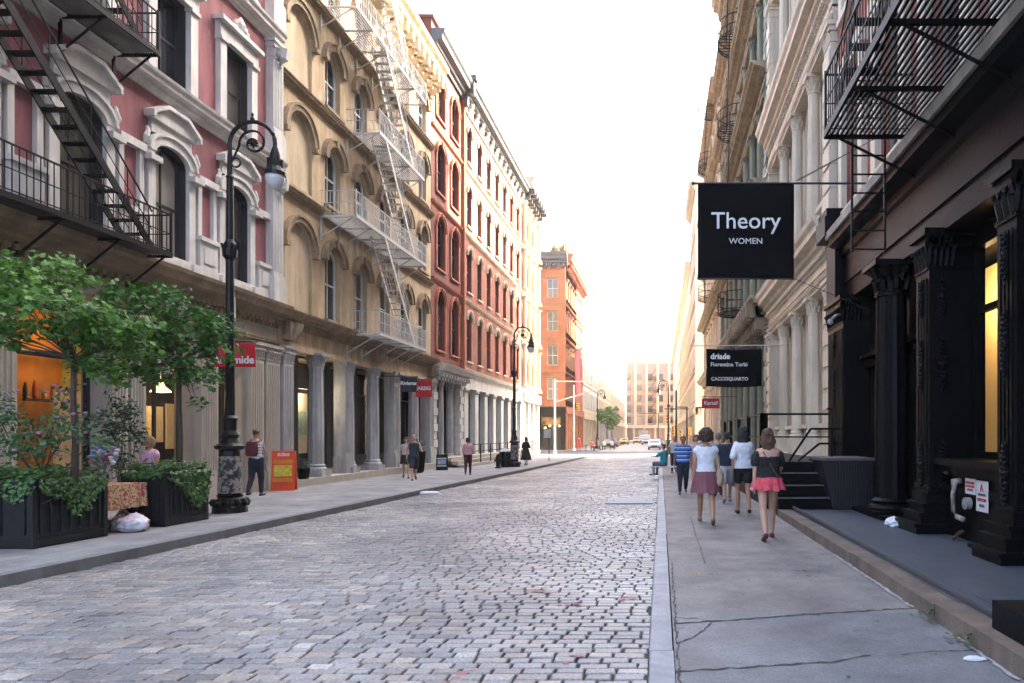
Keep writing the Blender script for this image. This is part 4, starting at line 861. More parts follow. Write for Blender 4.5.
# ================================================================== fire escapes
def escape(nm, label, fr, loc, plats, stairs, m, depth=1.0, b0=.0, rail=.9, brk=True, slat=.06, ladder=None, railbars=.14, th_=1.0):
    t = thing(nm, label, 'fire escape', loc, 0, 'fire escapes on the facades'); rnd = random.Random(5)
    for (a0, a1, z) in plats:
        mb = MB(fr)
        n = int((depth-.06)/slat)
        for i in range(n+1): b = b0+.05+i*(depth-.08)/n; mb.box(a0, b-slat*.24, z, a1, b+slat*.24, z+.03)
        k = max(2, int((a1-a0)/1.35))
        for i in range(k+1): a = a0+(a1-a0)*i/k; mb.box(a-.025, b0, z-.07, a+.025, b0+depth+.02, z-.005)
        mb.box(a0-.02, b0+depth-.01, z-.06, a1+.02, b0+depth+.03, z+.05); mb.build('platform', m, t)
        mb = MB(fr); B = b0+depth
        for zz in (rail, rail*.52, .1): mb.bar((a0, B, z+zz), (a1, B, z+zz), .03 if zz == rail else .018)
        for a in (a0, a1):
            for zz in (rail, rail*.52, .1): mb.bar((a, b0, z+zz), (a, B, z+zz), .03 if zz == rail else .018)
            for i in range(int(depth/railbars)): mb.bar((a, b0+.07+i*railbars, z), (a, b0+.07+i*railbars, z+rail), .014)
            mb.bar((a, B, z), (a, B, z+rail+.06), .04)
        for i in range(int((a1-a0)/railbars)+1): a = a0+i*railbars; mb.bar((a, B, z), (a, B, z+rail), .014*th_)
        mb.build('railing', m, t)
        for i in range(k+1):
            a = min(max(a0+(a1-a0)*i/k, a0+.05), a1-.05); mb = MB(fr); mb.bar((a, b0+depth*.9, z-.05), (a, b0+.02, z-.75), .035); mb.box(a-.03, b0, z-.85, a+.03, b0+.04, z-.05); mb.build('bracket', m, t)
    for (a0, z0, a1, z1, bc, w) in stairs:       # from top (a0,z0) down to (a1,z1)
        mb = MB(fr)
        for s in (-1, 1): mb.bar((a0, bc+s*w/2, z0), (a1, bc+s*w/2, z1), .03, .16)
        L_ = z0-z1; n = int(L_/.22)
        for i in range(1, n):
            f = i/n; a = a0+(a1-a0)*f; z = z0+(z1-z0)*f; mb.box(a-.09, bc-w/2, z-.012, a+.09, bc+w/2, z+.012)
        mb.build('stair', m, t); mb = MB(fr)
        for s in (-1, 1):
            mb.bar((a0, bc+s*w/2, z0+.8), (a1, bc+s*w/2, z1+.8), .025); mb.bar((a0, bc+s*w/2, z0+.4), (a1, bc+s*w/2, z1+.4), .014)
            for i in range(0, n+1, 4): f = i/n; a = a0+(a1-a0)*f; z = z0+(z1-z0)*f; mb.bar((a, bc+s*w/2, z), (a, bc+s*w/2, z+.8), .016)
        mb.build('handrail', m, t)
    if ladder:
        a, b, w, z0, z1 = ladder; mb = MB(fr)
        for s in (-1, 1): mb.bar((a, b+s*w/2, z0), (a, b+s*w/2, z1), .035)
        z = z0+.05
        while z < z1: mb.bar((a, b-w/2, z), (a, b+w/2, z), .025); z += .32
        mb.build('drop_ladder', m, t)
    return t
escape('fire_escape', 'black iron fire escape with slanting stairs on the pink building', LEFT, (-11.8, 13.5, 5.7), [(9.0, 16.0, 5.72), (7.0, 15.6, 10.1), (7, 15.4, 14.4)],
       [(11.0, 10.1, 15.5, 5.75, .78, .5), (11.0, 14.4, 15.3, 10.15, .70, .5)], M_esc, .98, .12)
escape('fire_escape', 'pale grey zigzag fire escape on the tan building', LEFT, (-11.7, 29, 5.5), [(27.3, 32.7, 5.55), (25.2, 32.7, 9.5), (27.3, 32.4, 13.4), (25.2, 32.7, 17.05)],
       [(27.8, 9.5, 31.2, 5.6, 1.05, .55), (27.9, 13.4, 31.2, 9.55, 1.05, .55), (27.9, 17.05, 31.0, 13.45, 1.05, .55), (28.2, 21.2, 31.5, 17.1, .8, .5)], M_escg, 1.3, .02, slat=.09, railbars=.15, th_=1.5)
escape('fire_escape', 'black iron fire escape over the black shopfront with a hanging ladder', RIGHT, (3.5, 9.5, 6.6), [(5.2, 11.7, 6.62), (5.2, 12.2, 11.3)],
       [(6.2, 11.3, 11.2, 6.7, 1.35, .5)], M_esc, 1.55, .10, rail=1.0, slat=.075, ladder=(11.95, .86, .56, 4.72, 7.8))
# half round iron balconies on the far right buildings
def round_balcony(a, zs, r, label):
    t = thing('balcony_fire_escape', label, 'fire escape', (4.4, a, zs[0]), 0, 'round fronted fire escapes on the right'); m = M_esc
    for z in zs:
        mb = MB(RIGHT); n = 14; P = [(a-r*1.15*math.cos(math.pi*k/n), .3+r*math.sin(math.pi*k/n)) for k in range(n+1)]
        for h in (0, .12, .5, 1.0): 
            for p, q in zip(P, P[1:]): mb.bar((*p, z+h), (*q, z+h), .035)
        for p in P: mb.bar((*p, z), (*p, z+1.0), .02); mb.bar((p[0], .2, z), (p[0], p[1], z), .03)
        mb.build('balcony', m, t)
    for z0, z1 in zip(zs, zs[1:]):
        mb = MB(RIGHT)
        for s in (-.22, .22): mb.bar((a+s, 1.0, z0), (a+s, .8, z1+1), .03)
        for k in range(int((z1-z0)/.35)): mb.bar((a-.22, 1.0, z0+k*.35), (a+.22, 1.0, z0+k*.35), .02)
        mb.build('ladder', m, t)
round_balcony(36.5, [7.9, 12.6, 17.3, 21.9, 26.5], 1.15, 'dark iron fire escape with half round balconies on the sage green building')
round_balcony(55.0, [12.2, 17.3, 22.4, 26.9], 1.2, 'dark iron fire escape with half round balconies on the buff building in glare')
# ================================================================== street lamps
M_lamp = mat('lamp_black_paint', (.008,.008,.008), .38, (.016,.014,.012), 6, .7, .15, spec=.25)
M_poster = mat('torn_sticker_patches', (.02,.02,.02), .6, (.30,.27,.25), 7, .12, .2)
M_globe = mat('lamp_globe_glass', (.62,.64,.66), .08, (.6,.62,.65), 3, .5, 0)
def crook_lamp(label, x, y, H, arm=.95, stick=True):
    t = thing('street_lamp', label, 'street lamp', (x, y, gz(y)), 0, "bishop's crook street lamps"); s = H/8.7
    mb = MB(); n = 16
    mb.lathe((0,0,0), [(.34,0),(.34,.12),(.31,.16),(.33,.22),(.31,.30),(.24,.34),(.27,.38)], n)
    mb.lathe((0,0,0), [(.235,.38),(.225,.8),(.215,1.25),(.20,1.34)], 16, .08)
    mb.lathe((0,0,0), [(.20,1.34),(.29,1.38),(.30,1.44),(.21,1.5),(.16,1.6),(.18,1.68),(.13,1.78),(.14,2.0),(.17,2.04),(.12,2.1)], n)
    for k in range(12):
        a = 2*math.pi*k/12; mb.tube([(.33*math.cos(a),.33*math.sin(a),.14),(.35*math.cos(a),.35*math.sin(a),.22),(.32*math.cos(a),.32*math.sin(a),.3)], [.03,.05,.03], 5)
    mb.build('base', M_lamp, t, local=True)
    if stick:
        mb = MB(); mb.lathe((0,0,0), [(.238,.42),(.229,.8),(.219,1.22)], 16); mb.build('sticker_patch', M_poster, t, local=True)
    mb = MB(); mb.lathe((0,0,0), [(.10,2.1),(.095,3.2),(.12,3.24),(.12,3.3),(.088,3.35),(.08,5.6*s),(.14,5.68*s),(.15,5.8*s),(.12,5.95*s),(.075,6.05*s),(.065,7.4*s),(.085,7.45*s),(.055,7.5*s),(.05,7.95*s)], 12)
    for k in range(8):
        a = 2*math.pi*k/8; mb.tube([(.1*math.cos(a),.1*math.sin(a),5.7*s),(.16*math.cos(a),.16*math.sin(a),5.95*s)], [.02,.03], 4)
    mb.build('pole', M_lamp, t, local=True, smooth=False)
    # crook: half circle over to the lantern, with an inner scroll
    mb = MB(); R_ = arm/2; cz = 8.2*s; P = [(0,0,7.9*s)]+[(R_-R_*math.cos(math.pi*k/14), 0, cz+R_*.95*math.sin(math.pi*k/14)) for k in range(15)]+[(arm,0,cz-.12)]
    mb.tube(P, .045, 8); mb.lathe((R_, 0, cz+R_*.95), [(.03,0),(.05,.06),(.02,.12),(.035,.16),(.005,.2)], 8)
    Q = []
    for k in range(34):
        a = math.pi*1.05 - k*.29; r = R_*.72*(1-k/38); Q.append((R_*1.05+r*math.cos(a)*.9, 0, cz+.0+r*math.sin(a)*.9))
    mb.tube([(0,0,7.75*s),(.06,0,cz-.35)]+Q, .027, 6)
    for k in range(8):
        a = k*math.pi/4; mb.tube([(R_*1.05, 0, cz), (R_*1.05+.1*math.cos(a), 0, cz+.1*math.sin(a))], [.04,.02], 5)
    c2 = [(.13+.10*math.cos(a), 0, cz-.42+.10*math.sin(a)) for a in [i*.6 for i in range(12)]]; mb.tube(c2, .022, 5)
    mb.build('crook_arm', M_lamp, t, local=True)
    z0 = cz-.06; mb = MB()
    mb.lathe((arm,0,z0-.95), [(.04,.95),(.06,.9),(.09,.8),(.12,.64),(.15,.50),(.215,.38),(.22,.30)], 14)
    for k in range(6): a = k*math.pi/3; mb.box(arm+.15*math.cos(a)-.02, .15*math.sin(a)-.02, z0-.60, arm+.15*math.cos(a)+.02, .15*math.sin(a)+.02, z0-.3)
    mb.build('lantern', M_lamp, t, local=True)
    mb = MB(); mb.lathe((arm,0,z0-.95), [(.20,.30),(.195,.22),(.16,.11),(.09,.03),(.02,.0)], 14); mb.build('globe', M_globe, t, local=True, smooth=True)
    return t
crook_lamp("black ornate street lamp by the ivy planters, nearest and tallest in view", -9.36, 15.2, 8.5, .98)
crook_lamp('black ornate street lamp before the white ground floor of the red building', -8.3, 39.6, 7.9, .95)
crook_lamp('black ornate street lamp far off beyond the right pavement', .75, 68.5, 7.2, 1.0, False).rotation_euler = (0, 0, math.pi)
crook_lamp('black ornate street lamp far off in front of the pale left buildings', -8.9, 98, 8.2, 1.0, False)
# ================================================================== banners and signs
M_cloth = mat('black_banner_cloth', (.004,.004,.0045), .85, (.006,.006,.006), 2, .6, .1, spec=.1)
M_redcl = mat('red_banner_cloth', (.55,.012,.025), .7, (.48,.01,.02), 2, .5, .05)
M_let = mat('white_lettering', (.82,.82,.80), .7, bump=0)
M_steel = mat('dark_steel_pole', (.06,.06,.065), .4, metal=.6)
def cloth(x0, x1, z0, z1, seed=0, sag=.0, n=24, amp=.02):
    mb = MB(); rr = random.Random(seed); ph = rr.uniform(0, 6)
    def P(u, v): 
        x = x0+(x1-x0)*u; z = z0+(z1-z0)*v; a = amp*(1-v)*1.0
        y = a*math.sin(u*7+ph+v*2)+a*.6*math.sin(u*13+v*5+ph)+.4*amp*math.sin(v*9+u*4)
        z += sag*(1-v)*math.sin(math.pi*u)*-1 + sag*v*-math.sin(math.pi*u)*.6
        return x, y, z
    g0 = [[mb.pt((P(i/n, j/n)[0], P(i/n, j/n)[1]-.004, P(i/n, j/n)[2])) for i in range(n+1)] for j in range(n+1)]
    g1 = [[mb.pt((P(i/n, j/n)[0], P(i/n, j/n)[1]+.004, P(i/n, j/n)[2])) for i in range(n+1)] for j in range(n+1)]
    for j in range(n):
        for i in range(n):
            mb.f.append([g0[j][i], g0[j][i+1], g0[j+1][i+1], g0[j+1][i]]); mb.f.append([g1[j][i], g1[j+1][i], g1[j+1][i+1], g1[j][i+1]])
    for i in range(n):
        mb.f.append([g0[0][i], g1[0][i], g1[0][i+1], g0[0][i+1]]); mb.f.append([g0[n][i], g0[n][i+1], g1[n][i+1], g1[n][i]])
        mb.f.append([g0[i][0], g0[i+1][0], g1[i+1][0], g1[i][0]]); mb.f.append([g0[i][n], g1[i][n], g1[i+1][n], g0[i+1][n]])
    return mb
# big banner
t = thing('shop_banner', 'large black banner lettered Theory WOMEN hung from a pole', 'banner', (1.7, 14.05, 5.7))
cloth(-.96, .97, -.98, .93, 1, amp=.012).build('banner_cloth', M_cloth, t, smooth=True, local=True)
text('Theory', .47, M_let, t, (.0, -.03, .18), (R(90), 0, 0), sx=1.0, bold=.002); text('WOMEN', .165, M_let, t, (.0, -.03, -.22), (R(90), 0, 0), sx=1.05)
mb = MB(); mb.tube([(-1.04,0,.95),(3.0,0,.95)], .022, 8); mb.lathe((-1.06,0,.92), [(.02,0),(.04,.03),(.02,.06)], 8)
mb.bar((1.0,0,1.0),(2.7,.0,1.9),.012); mb.bar((1.05,0,1.0),(2.7,-1.2,1.6),.010); mb.bar((.97,0,-.96),(2.65,.2,-1.6),.010); mb.tube([(-.98,0,-.965),(.98,0,-.965)], .014, 6); mb.build('pole', M_steel, t, local=True)
t = thing('shop_banner', 'smaller black banner with three white lines of writing, below the large one', 'banner', (2.47, 23.7, 3.92))
cloth(-.94, .94, -.66, .60, 4, sag=.05, amp=.035).build('banner_cloth', M_cloth, t, smooth=True, local=True)
text('driade', .26, M_let, t, (-.80, -.06, .33), (R(90), 0, 0), align='LEFT', bold=.009); text('Fiorentina Turbi', .19, M_let, t, (-.80, -.06, .06), (R(90), 0, 0), align='LEFT', bold=.002); text('CACCOQUARTO', .16, M_let, t, (-.78, -.075, -.43), (R(90), 0, 0), align='LEFT', bold=.003)
mb = MB(); mb.tube([(-1.35,0,.70),(2.1,0,.72)], .020, 6); mb.bar((-.94,0,.6),(-.94,0,.7),.015); mb.bar((.94,0,.6),(.94,0,.7),.015); mb.build('pole', mat('pale_pole', (.5,.5,.48), .5), t, local=True)
t = thing('shop_sign', 'small red sign lettered Kartell below the black banners', 'sign', (2.85, 40, 3.42))
mb = MB(); mb.box(-.52,-.04,-.30,.50,.04,.27); mb.build('board', mat('red_sign_paint', (.50,.012,.02), .5), t, local=True)
text('Kartell', .30, M_let, t, (0,-.05,0), (R(90),0,0), bold=.008, sx=.95); mb = MB(); mb.bar((-.6,0,.36),(1.6,0,.36),.04); mb.bar((-.4,0,.27),(-.4,0,.36),.02); mb.bar((.4,0,.27),(.4,0,.36),.02); mb.build('pole', M_steel, t, local=True)
# left banners
def side_banner(label, px0, px1, py0, py1, Y, m, seed, txt, size, tz=0, pole=True, tx=0, rise=.0, italic=False, bold=.006):
    k = 700/Y; x0, x1 = (px0-661)/k, (px1-661)/k; z1, z0 = 1.6+(435-py0)/k, 1.6+(435-py1)/k
    t = thing('shop_banner' , label, 'banner', ((x0+x1)/2, Y, (z0+z1)/2)); w, h = (x1-x0)/2, (z1-z0)/2
    cloth(-w, w, -h, h, seed, amp=.012).build('banner_cloth', m, t, smooth=True, local=True)
    text(txt, size, M_let, t, (tx, -.035, tz), (R(90), 0, 0), bold=bold)
    mb = MB(); mb.tube([(w+.06,0,h+.03),(-12.25-(x0+x1)/2,0,h+.03)], .018, 6); mb.build('pole', M_steel, t, local=True); return t
side_banner('red banner lettered Artemide behind the near street lamp', 213, 255.5, 343, 367, 17.6, M_redcl, 3, 'Artemide', .27, -.13)
side_banner('dark navy banner beside the red one on the grey columns', 400.5, 417, 377, 392, 30.5, mat('navy_banner_cloth', (.015,.018,.04), .8), 5, 'Rivieras', .22, 0.05)
side_banner('small red banner with pale letters past the navy one', 415.5, 432, 380, 397, 33.5, M_redcl, 6, 'JABSIG', .24, 0)
t = thing('street_flag', 'small pink and white pennant hanging among the second tree leaves', 'flag', (-10.2, 14.4, 3.05))
cloth(-.16, .16, -.2, .2, 9, amp=.04, n=8).build('flag_cloth', mat('pink_flag', (.6,.05,.16), .8, (.7,.65,.65), 14, .3), t, local=True); mb = MB(); mb.bar((-.2,0,.22),(.25,0,.3),.015); mb.bar((.25,0,.3),(.25,0,-1.2),.02); mb.build('pole', M_steel, t, local=True)
t = thing('street_sign', 'small white plate sign on the wall near the street lamp', 'sign', (-11.6, 18.9, 5.0))
mb = MB(); mb.box(-.10,-.02,-.32,.10,.02,.32); mb.build('plate', mat('white_sign', (.6,.6,.62), .5, (.3,.3,.32), 30, .3), t, local=True); mb = MB(); mb.bar((.0,.02,.0),(-.6,.02,.1),.03); mb.build('arm', M_steel, t, local=True)
# ================================================================== steps, wedge and railings at the black shopfront
g = gz(14.4)+.145
t = thing('entrance_steps', 'black iron steps with four treads up to the loading platform', 'steps', (3.0, 15.0, g))
for k in range(4):
    mb = MB(); z = g+.24*(k+1); y0 = 14.42+.30*k
    mb.box(2.42, y0, g-.2, 3.50, 16.0, z-.03); mb.build('step', M_black, t)
    mb = MB(); mb.box(2.40, y0-.03, z-.03, 3.50, y0+.31, z); mb.build('tread', M_blackstone, t); mb = MB(); mb.box(2.40, y0-.04, z-.022, 3.50, y0-.032, z+.003); mb.build('nosing', mat('worn_nosing', (.16,.15,.15), .4, (.06,.06,.06), 12, .6), t)
mb = MB(); mb.box(2.42, 15.6, g-.2, 4.35, 27.5, g+.925); mb.build('landing', M_blackstone, t)
w = MB(); w.rings([[(3.52, 14.30, g), (4.35, 14.30, g), (4.35, 14.30, g+1.0), (3.30, 14.30, g+1.0)], [(3.52, 15.62, g), (4.35, 15.62, g), (4.35, 15.62, g+1.0), (3.30, 15.62, g+1.0)]])
o = w.build('wedge_box', mat('black_ribbed_wood', (.009,.007,.007), .55, (.006,.005,.005), 3, .6, .2), None); tag(o, 'black slanted timber box beside the entrance steps', 'box')
mb = MB(); mb.box(3.28, 14.27, g+1.0, 4.36, 15.6, g+1.06)
for k in range(26): mb.box(3.33+k*.04, 14.262, g+1.055, 3.35+k*.04, 14.275, g+.02) if False else None
for k in range(7): mb.box(3.32+k*.145, 14.258, g+1.01, 3.44+k*.145, 14.275, g+1.055)
c = mb.build('metal_trim', mat('worn_metal_trim', (.13,.11,.11), .45, (.05,.04,.04), 12, .6), o)
mb = MB()
for k in range(14): 
    f = .3+k*.058
    mb.box(3.52+k*.06, 14.285, g+.01, 3.545+k*.06, 14.30, g+.99)
mb.build('ribs', MATS['black_ribbed_wood'], o)
t = thing('handrail', 'black iron handrails running up the entrance steps', 'railing', (3.2, 15.2, g))
for s in (0, 1):
    x0 = 2.80+s*.20; mb = MB(); y = 15.2+s*.05
    # rail slopes up to the right then runs level to the wall post
    zt = [1.66, 1.34][s]
    mb.bar((x0-.02, y, g+.96), (x0+.45, y+.0, g+zt-.0), .045); mb.bar((x0+.45, y, g+zt), (3.9, y, g+zt), .045)
    if s == 0: mb.bar((3.7, y, g+.96), (3.7, y, g+zt), .05)
    mb.build('rail', M_black, t)
t = thing('guard_rail', 'long black iron guard rail at the back of the step landing', 'railing', (3.3, 17.2, g+.92))
mb = MB(); zb = g+.92
for zz in (1.12, .56): mb.bar((2.5, 17.2, zb+zz), (4.4, 17.2, zb+zz), .05 if zz > 1 else .035); mb.bar((2.5, 17.2, zb+zz), (2.5, 27.4, zb+zz), .045)
mb.build('rail', M_black, t)
for y in (17.2, 20, 22.5, 25, 27.4): mb = MB(); mb.box(2.45, y-.05, zb, 2.55, y+.05, zb+1.15); mb.build('post', M_black, t)
mb = MB(); mb.box(2.42, 17.15, zb, 2.62, 17.35, zb+1.14); mb.build('post', M_black, t)
mb = MB(); 
for k in range(8): mb.bar((4.05+k*.05, 16.9, zb), (4.05+k*.05, 16.9, zb+1.25), .014)
mb.bar((4.0,16.9,zb+1.25),(4.42,16.9,zb+1.25),.03); mb.build('gate', M_black, t)
o = MB().box(2.53, 3.6, gz(4)+.15, 3.7, 5.35, gz(4)+.36).build('stone_block', M_blackstone); tag(o, 'low charcoal stone step block at the lower right edge', 'step')
# notices, meter pipes and litter
t = thing('wall_notice', 'white notice with red and grey print on the black bulkhead', 'notice', (4.16, 9.55, .62)); XX = 4.345
def notice(y, z, w, h, rows, name='notice_sheet'):
    mb = MB(); mb.box(XX-.006, y-w/2, z-h/2, XX, y+w/2, z+h/2); return mb
t.location = (XX, 9.5, .6)
for (y, z, w, h, lines) in ((9.46, .77, .35, .42, [('A', .14, .11, 'r'), ('SPRINKLER', .045, .02, 'k'), ('SHUT OFF', .055, -.05, 'r'), ('VALVE', .05, -.13, 'k')]), (9.82, .88, .33, .22, [('NO PARKING', .045, .05, 'r'), ('NO STANDING', .038, .0, 'r'), ('ANY TIME', .038, -.05, 'r')])):
    notice(y, z, w, h, lines).build('notice_sheet', mat('notice_paper', (.62,.60,.58), .7, (.5,.48,.46), 12, .5), t)
    for s_, sz, dz, cc in lines:
        text(s_, sz, mat('red_print', (.5,.06,.06), .8, bump=0) if cc == 'r' else mat('grey_print', (.12,.12,.13), .8, bump=0), t, (-.012, y-9.5, z-.6+dz), (R(90), 0, R(-90)), bold=.002)
t = thing('standpipe', 'rusty capped standpipe with cream painted pipe on the black bulkhead', 'pipe', (4.3, 10.0, .55)); MP = mat('cream_chipped_paint', (.42,.37,.32), .6, (.12,.06,.04), 9, .5, .3)
mb = MB(); mb.tube([(4.33,10.12,.94),(4.24,10.12,.93),(4.22,10.12,.75),(4.22,10.10,.50),(4.23,10.0,.43),(4.26,9.85,.41)], [.05,.055,.035,.035,.04,.04], 8); mb.build('pipe', MP, t, smooth=True)
mb = MB(); mb.tube([(4.34,9.83,.64),(4.26,9.83,.64)], .085, 12); mb.tube([(4.34,9.83,.64),(4.24,9.83,.64)], .04, 8); mb.build('meter_dial', mat('grey_meter', (.30,.27,.25), .5), t)
mb = MB(); mb.tube([(4.38,10.55,1.03),(4.30,10.55,1.03)], .03, 8); mb.tube([(4.30,10.6,1.03),(4.30,10.5,1.03)], .025, 6); mb.tube([(4.3,9.98,.22),(4.2,9.9,.2),(4.18,10.02,.12)],.03,6); mb.build('valve', mat('rust_iron', (.10,.04,.025), .8), t)
def crumple(nm, label, cat, loc, s, m, seed, flat=.6, group=None):
    rr = random.Random(seed); bm = bmesh.new(); bmesh.ops.create_icosphere(bm, subdivisions=3, radius=1)
    from mathutils import noise
    for v in bm.verts:
        q = v.co*1.6+Vector((seed,0,0)); d = noise.turbulence(q*1.3, 4, True)
        v.co *= .72+.5*d; v.co.x *= s[0]; v.co.y *= s[1]; v.co.z = max(v.co.z, -.62)*s[2]+.6*s[2]
    me = bpy.data.meshes.new(nm); bm.to_mesh(me); bm.free(); me.materials.append(m); o = bpy.data.objects.new(nm, me); COL.objects.link(o); o.location = loc
    return tag(o, label, cat, group)
M_litter = mat('white_litter', (.72,.72,.72), .7, (.55,.56,.6), 4, .5, .2)
crumple('paper_litter', 'crumpled white paper on the vault platform by a black pilaster', 'litter', (3.86, 11.6, .09), (.15,.17,.10), M_litter, 2)
crumple('paper_litter', 'flat scrap of white paper at the foot of the stone edging', 'litter', (2.26, 5.05, gz(5)), (.09,.035,.02), M_litter, 5)
crumple('paper_litter', 'white paper scrap lying in the gutter of the left kerb', 'litter', (-7.15, 21.6, gz(21)-.13), (.35,.16,.07), M_litter, 8)
def weed(x, y, z, label, n=26, s=.05, h=.12):
    mb = MB(); rr = random.Random(int(x*100))
    for k in range(n):
        a = rr.uniform(0, 6.28); r = rr.uniform(.01, h*.9); zz = z+rr.uniform(.0, h); c = Vector((x+r*math.cos(a), y+r*1.6*math.sin(a), zz)); d = Vector((math.cos(a), math.sin(a), rr.uniform(-.2,.6)))*s; e = Vector((-math.sin(a), math.cos(a), 0))*s*.4
        mb.poly([c-d*.2, c+d*.4+e, c+d, c+d*.4-e])
    o = mb.build('weed', mat('weed_leaf', (.07,.12,.03), .8), None, recalc=False); tag(o, label, 'plant'); return o
weed(2.36, 6.2, gz(6), 'small green weed at the joint below the edging, farther one'); weed(2.36, 5.45, gz(5), 'small green weed at the joint below the edging, nearer one', 34)
weed(4.15, 10.9, .62, 'straggly pale weed sprouting from the black bulkhead', 60, .05, .22)
# ================================================================== planters, ivy, trees
M_plant = mat('black_planter_paint', (.013,.013,.014), .45, (.024,.024,.026), 7, .8, .2, dirt=.3, spec=.25)
def planter(x0, x1, y0, y1, h, label):
    z = gz(y0); t = thing('planter', label, 'planter', ((x0+x1)/2, (y0+y1)/2, z), 0, 'black planters at the left kerb')
    mb = MB(); mb.box(x0+.02, y0+.02, z, x1-.02, y1-.02, z+h-.12); mb.build('box', M_plant, t)
    mb = MB(); tk = .03
    for a, b in ((x0, x0+.07), (x1-.07, x1)):
        for c, d in ((y0, y0+.07), (y1-.07, y1)): mb.box(a-.012*(a == x0), c-.012*(c == y0), z, b+.012*(b == x1), d+.012*(d == y1), z+h)
    for zz in (z+.0, z+h-.16):
        mb.box(x0+.07, y0-.005, zz+.03, x1-.07, y0+.02, zz+.13); mb.box(x1-.02, y0+.07, zz+.03, x1+.005, y1-.07, zz+.13)
    mb.build('frame', M_plant, t)
    mb = MB(); mb.box(x0-.02, y0-.02, z+h-.05, x1+.02, y0+.1, z+h+.0); mb.box(x0-.02, y1-.1, z+h-.05, x1+.02, y1+.02, z+h); mb.box(x0-.02, y0+.1, z+h-.05, x0+.1, y1-.1, z+h); mb.box(x1-.1, y0+.1, z+h-.05, x1+.02, y1-.1, z+h); mb.build('rim', M_plant, t)
    for k in range(7): mb = MB(); yy = y0+.14+(y1-y0-.28)*k/6; mb.box(x1-.01, yy-.02, z+.2, x1+.008, yy+.02, z+h-.22); mb.build('panel_moulding', M_plant, t)
    for k in range(4): mb = MB(); xx = x0+.12+(x1-x0-.24)*k/3; mb.box(xx-.012, y0-.008, z+.2, xx+.012, y0+.02, z+h-.22); mb.build('panel_moulding', M_plant, t)
    mb = MB(); mb.box(x0+.1, y0+.1, z+h-.12, x1-.1, y1-.1, z+h-.06); mb.build('soil', mat('planter_soil', (.04,.03,.02), .95), t); return t
planter(-10.35, -9.07, 10.1, 11.45, .98, 'black wooden planter with ivy, left of the trash bags, cut by the photo edge')
planter(-9.75, -8.97, 12.66, 13.85, .97, 'black wooden planter with ivy spilling over, beside the near street lamp')
def leaf_mat(name, c1, c2, rough=.55, tr=.25):
    m = bpy.data.materials.new(name); m.use_nodes = True; n = m.node_tree.nodes; L = m.node_tree.links; b = n['Principled BSDF']; out = n['Material Output']
    ge = n.new('ShaderNodeNewGeometry'); rp = n.new('ShaderNodeValToRGB'); rp.color_ramp.elements[0].color = (*c1,1); rp.color_ramp.elements[1].color = (*c2,1)
    L.new(ge.outputs['Random Per Island'], rp.inputs[0]); L.new(rp.outputs[0], b.inputs['Base Color']); b.inputs['Roughness'].default_value = rough
    t = n.new('ShaderNodeBsdfTranslucent'); L.new(rp.outputs[0], t.inputs[0]); mx = n.new('ShaderNodeMixShader'); mx.inputs[0].default_value = tr
    L.new(b.outputs[0], mx.inputs[1]); L.new(t.outputs[0], mx.inputs[2]); L.new(mx.outputs[0], out.inputs[0]); return m
M_maple = leaf_mat('maple_leaf', (.03,.11,.018), (.16,.32,.05), .5, .35); M_ivy = leaf_mat('ivy_leaf', (.018,.065,.015), (.09,.20,.045), .4, .15); M_rose = leaf_mat('shrub_leaf', (.03,.09,.035), (.10,.20,.08)); M_dkleaf = leaf_mat('dark_leaf', (.012,.035,.015), (.03,.07,.025), .5, .12)
M_bark = mat('bark', (.10,.075,.055), .9, (.05,.038,.03), 14, .7, .5, stretch=(1,1,.25))
LEAF = {'maple': [(0,0),(.22,.12),(.5,.08),(.34,.34),(.55,.6),(.26,.62),(0,1),(-.26,.62),(-.55,.6),(-.34,.34),(-.5,.08),(-.22,.12)],
        'ivy': [(0,0),(.4,-.05),(.5,.35),(.25,.5),(0,1),(-.25,.5),(-.5,.35),(-.4,-.05)], 'oval': [(0,0),(.22,.25),(.26,.55),(0,1),(-.26,.55),(-.22,.25)]}
def leaves(spots, kind, m, name, parent, rr, local=False):
    shp = LEAF[kind]; V = []; F = []
    for (p, nrm, s) in spots:
        n = Vector(nrm).normalized(); a = n.orthogonal().normalized(); q = Matrix.Rotation(rr.uniform(0, 6.28), 3, n); a = q @ a; b = n.cross(a)
        i0 = len(V); p = Vector(p)
        for (x, y) in shp: V.append(p + a*(x*s) + b*(y*s) - n*(abs(x)*s*.35 + y*y*s*.25))
        k = len(shp); h = k//2; F.append(list(range(i0, i0+h+1))); F.append([i0+h]+list(range(i0+h+1, i0+k))+[i0])
    mb = MB(); mb.v = V; mb.f = F; return mb.build(name, m, parent, recalc=False, local=local)
def sprays(blobs, n, s, rr, up=.75, shell=.5):
    """blobs (centre, radii): each is filled with flat, drooping leaf sprays"""
    out = []; tot = sum(r[0]*r[1]*r[2] for _, r in blobs)
    for c, r in blobs:
        k = int(n*r[0]*r[1]*r[2]/tot); ns = max(1, k//14)
        for _ in range(ns):
            while True:
                d = Vector([rr.uniform(-1,1) for _ in range(3)])
                if d.length <= 1 and d.length > shell*rr.random(): break
            o = Vector(c)+Vector((d.x*r[0], d.y*r[1], d.z*r[2])); dirv = Vector((d.x, d.y, 0)); tl = (dirv*.5+Vector((rr.gauss(0,.25), rr.gauss(0,.25), up))).normalized()
            rad = rr.uniform(.10, .2)
            for _ in range(14):
                aa = rr.uniform(0, 6.28); q = rad*math.sqrt(rr.random()); p = o+Vector((q*math.cos(aa), q*math.sin(aa), -q*q*1.0+rr.gauss(0,.07)))
                out.append((p, tl+Vector((rr.gauss(0,.5), rr.gauss(0,.5), rr.gauss(0,.3))), s*rr.uniform(.5, 1.35)))
    return out
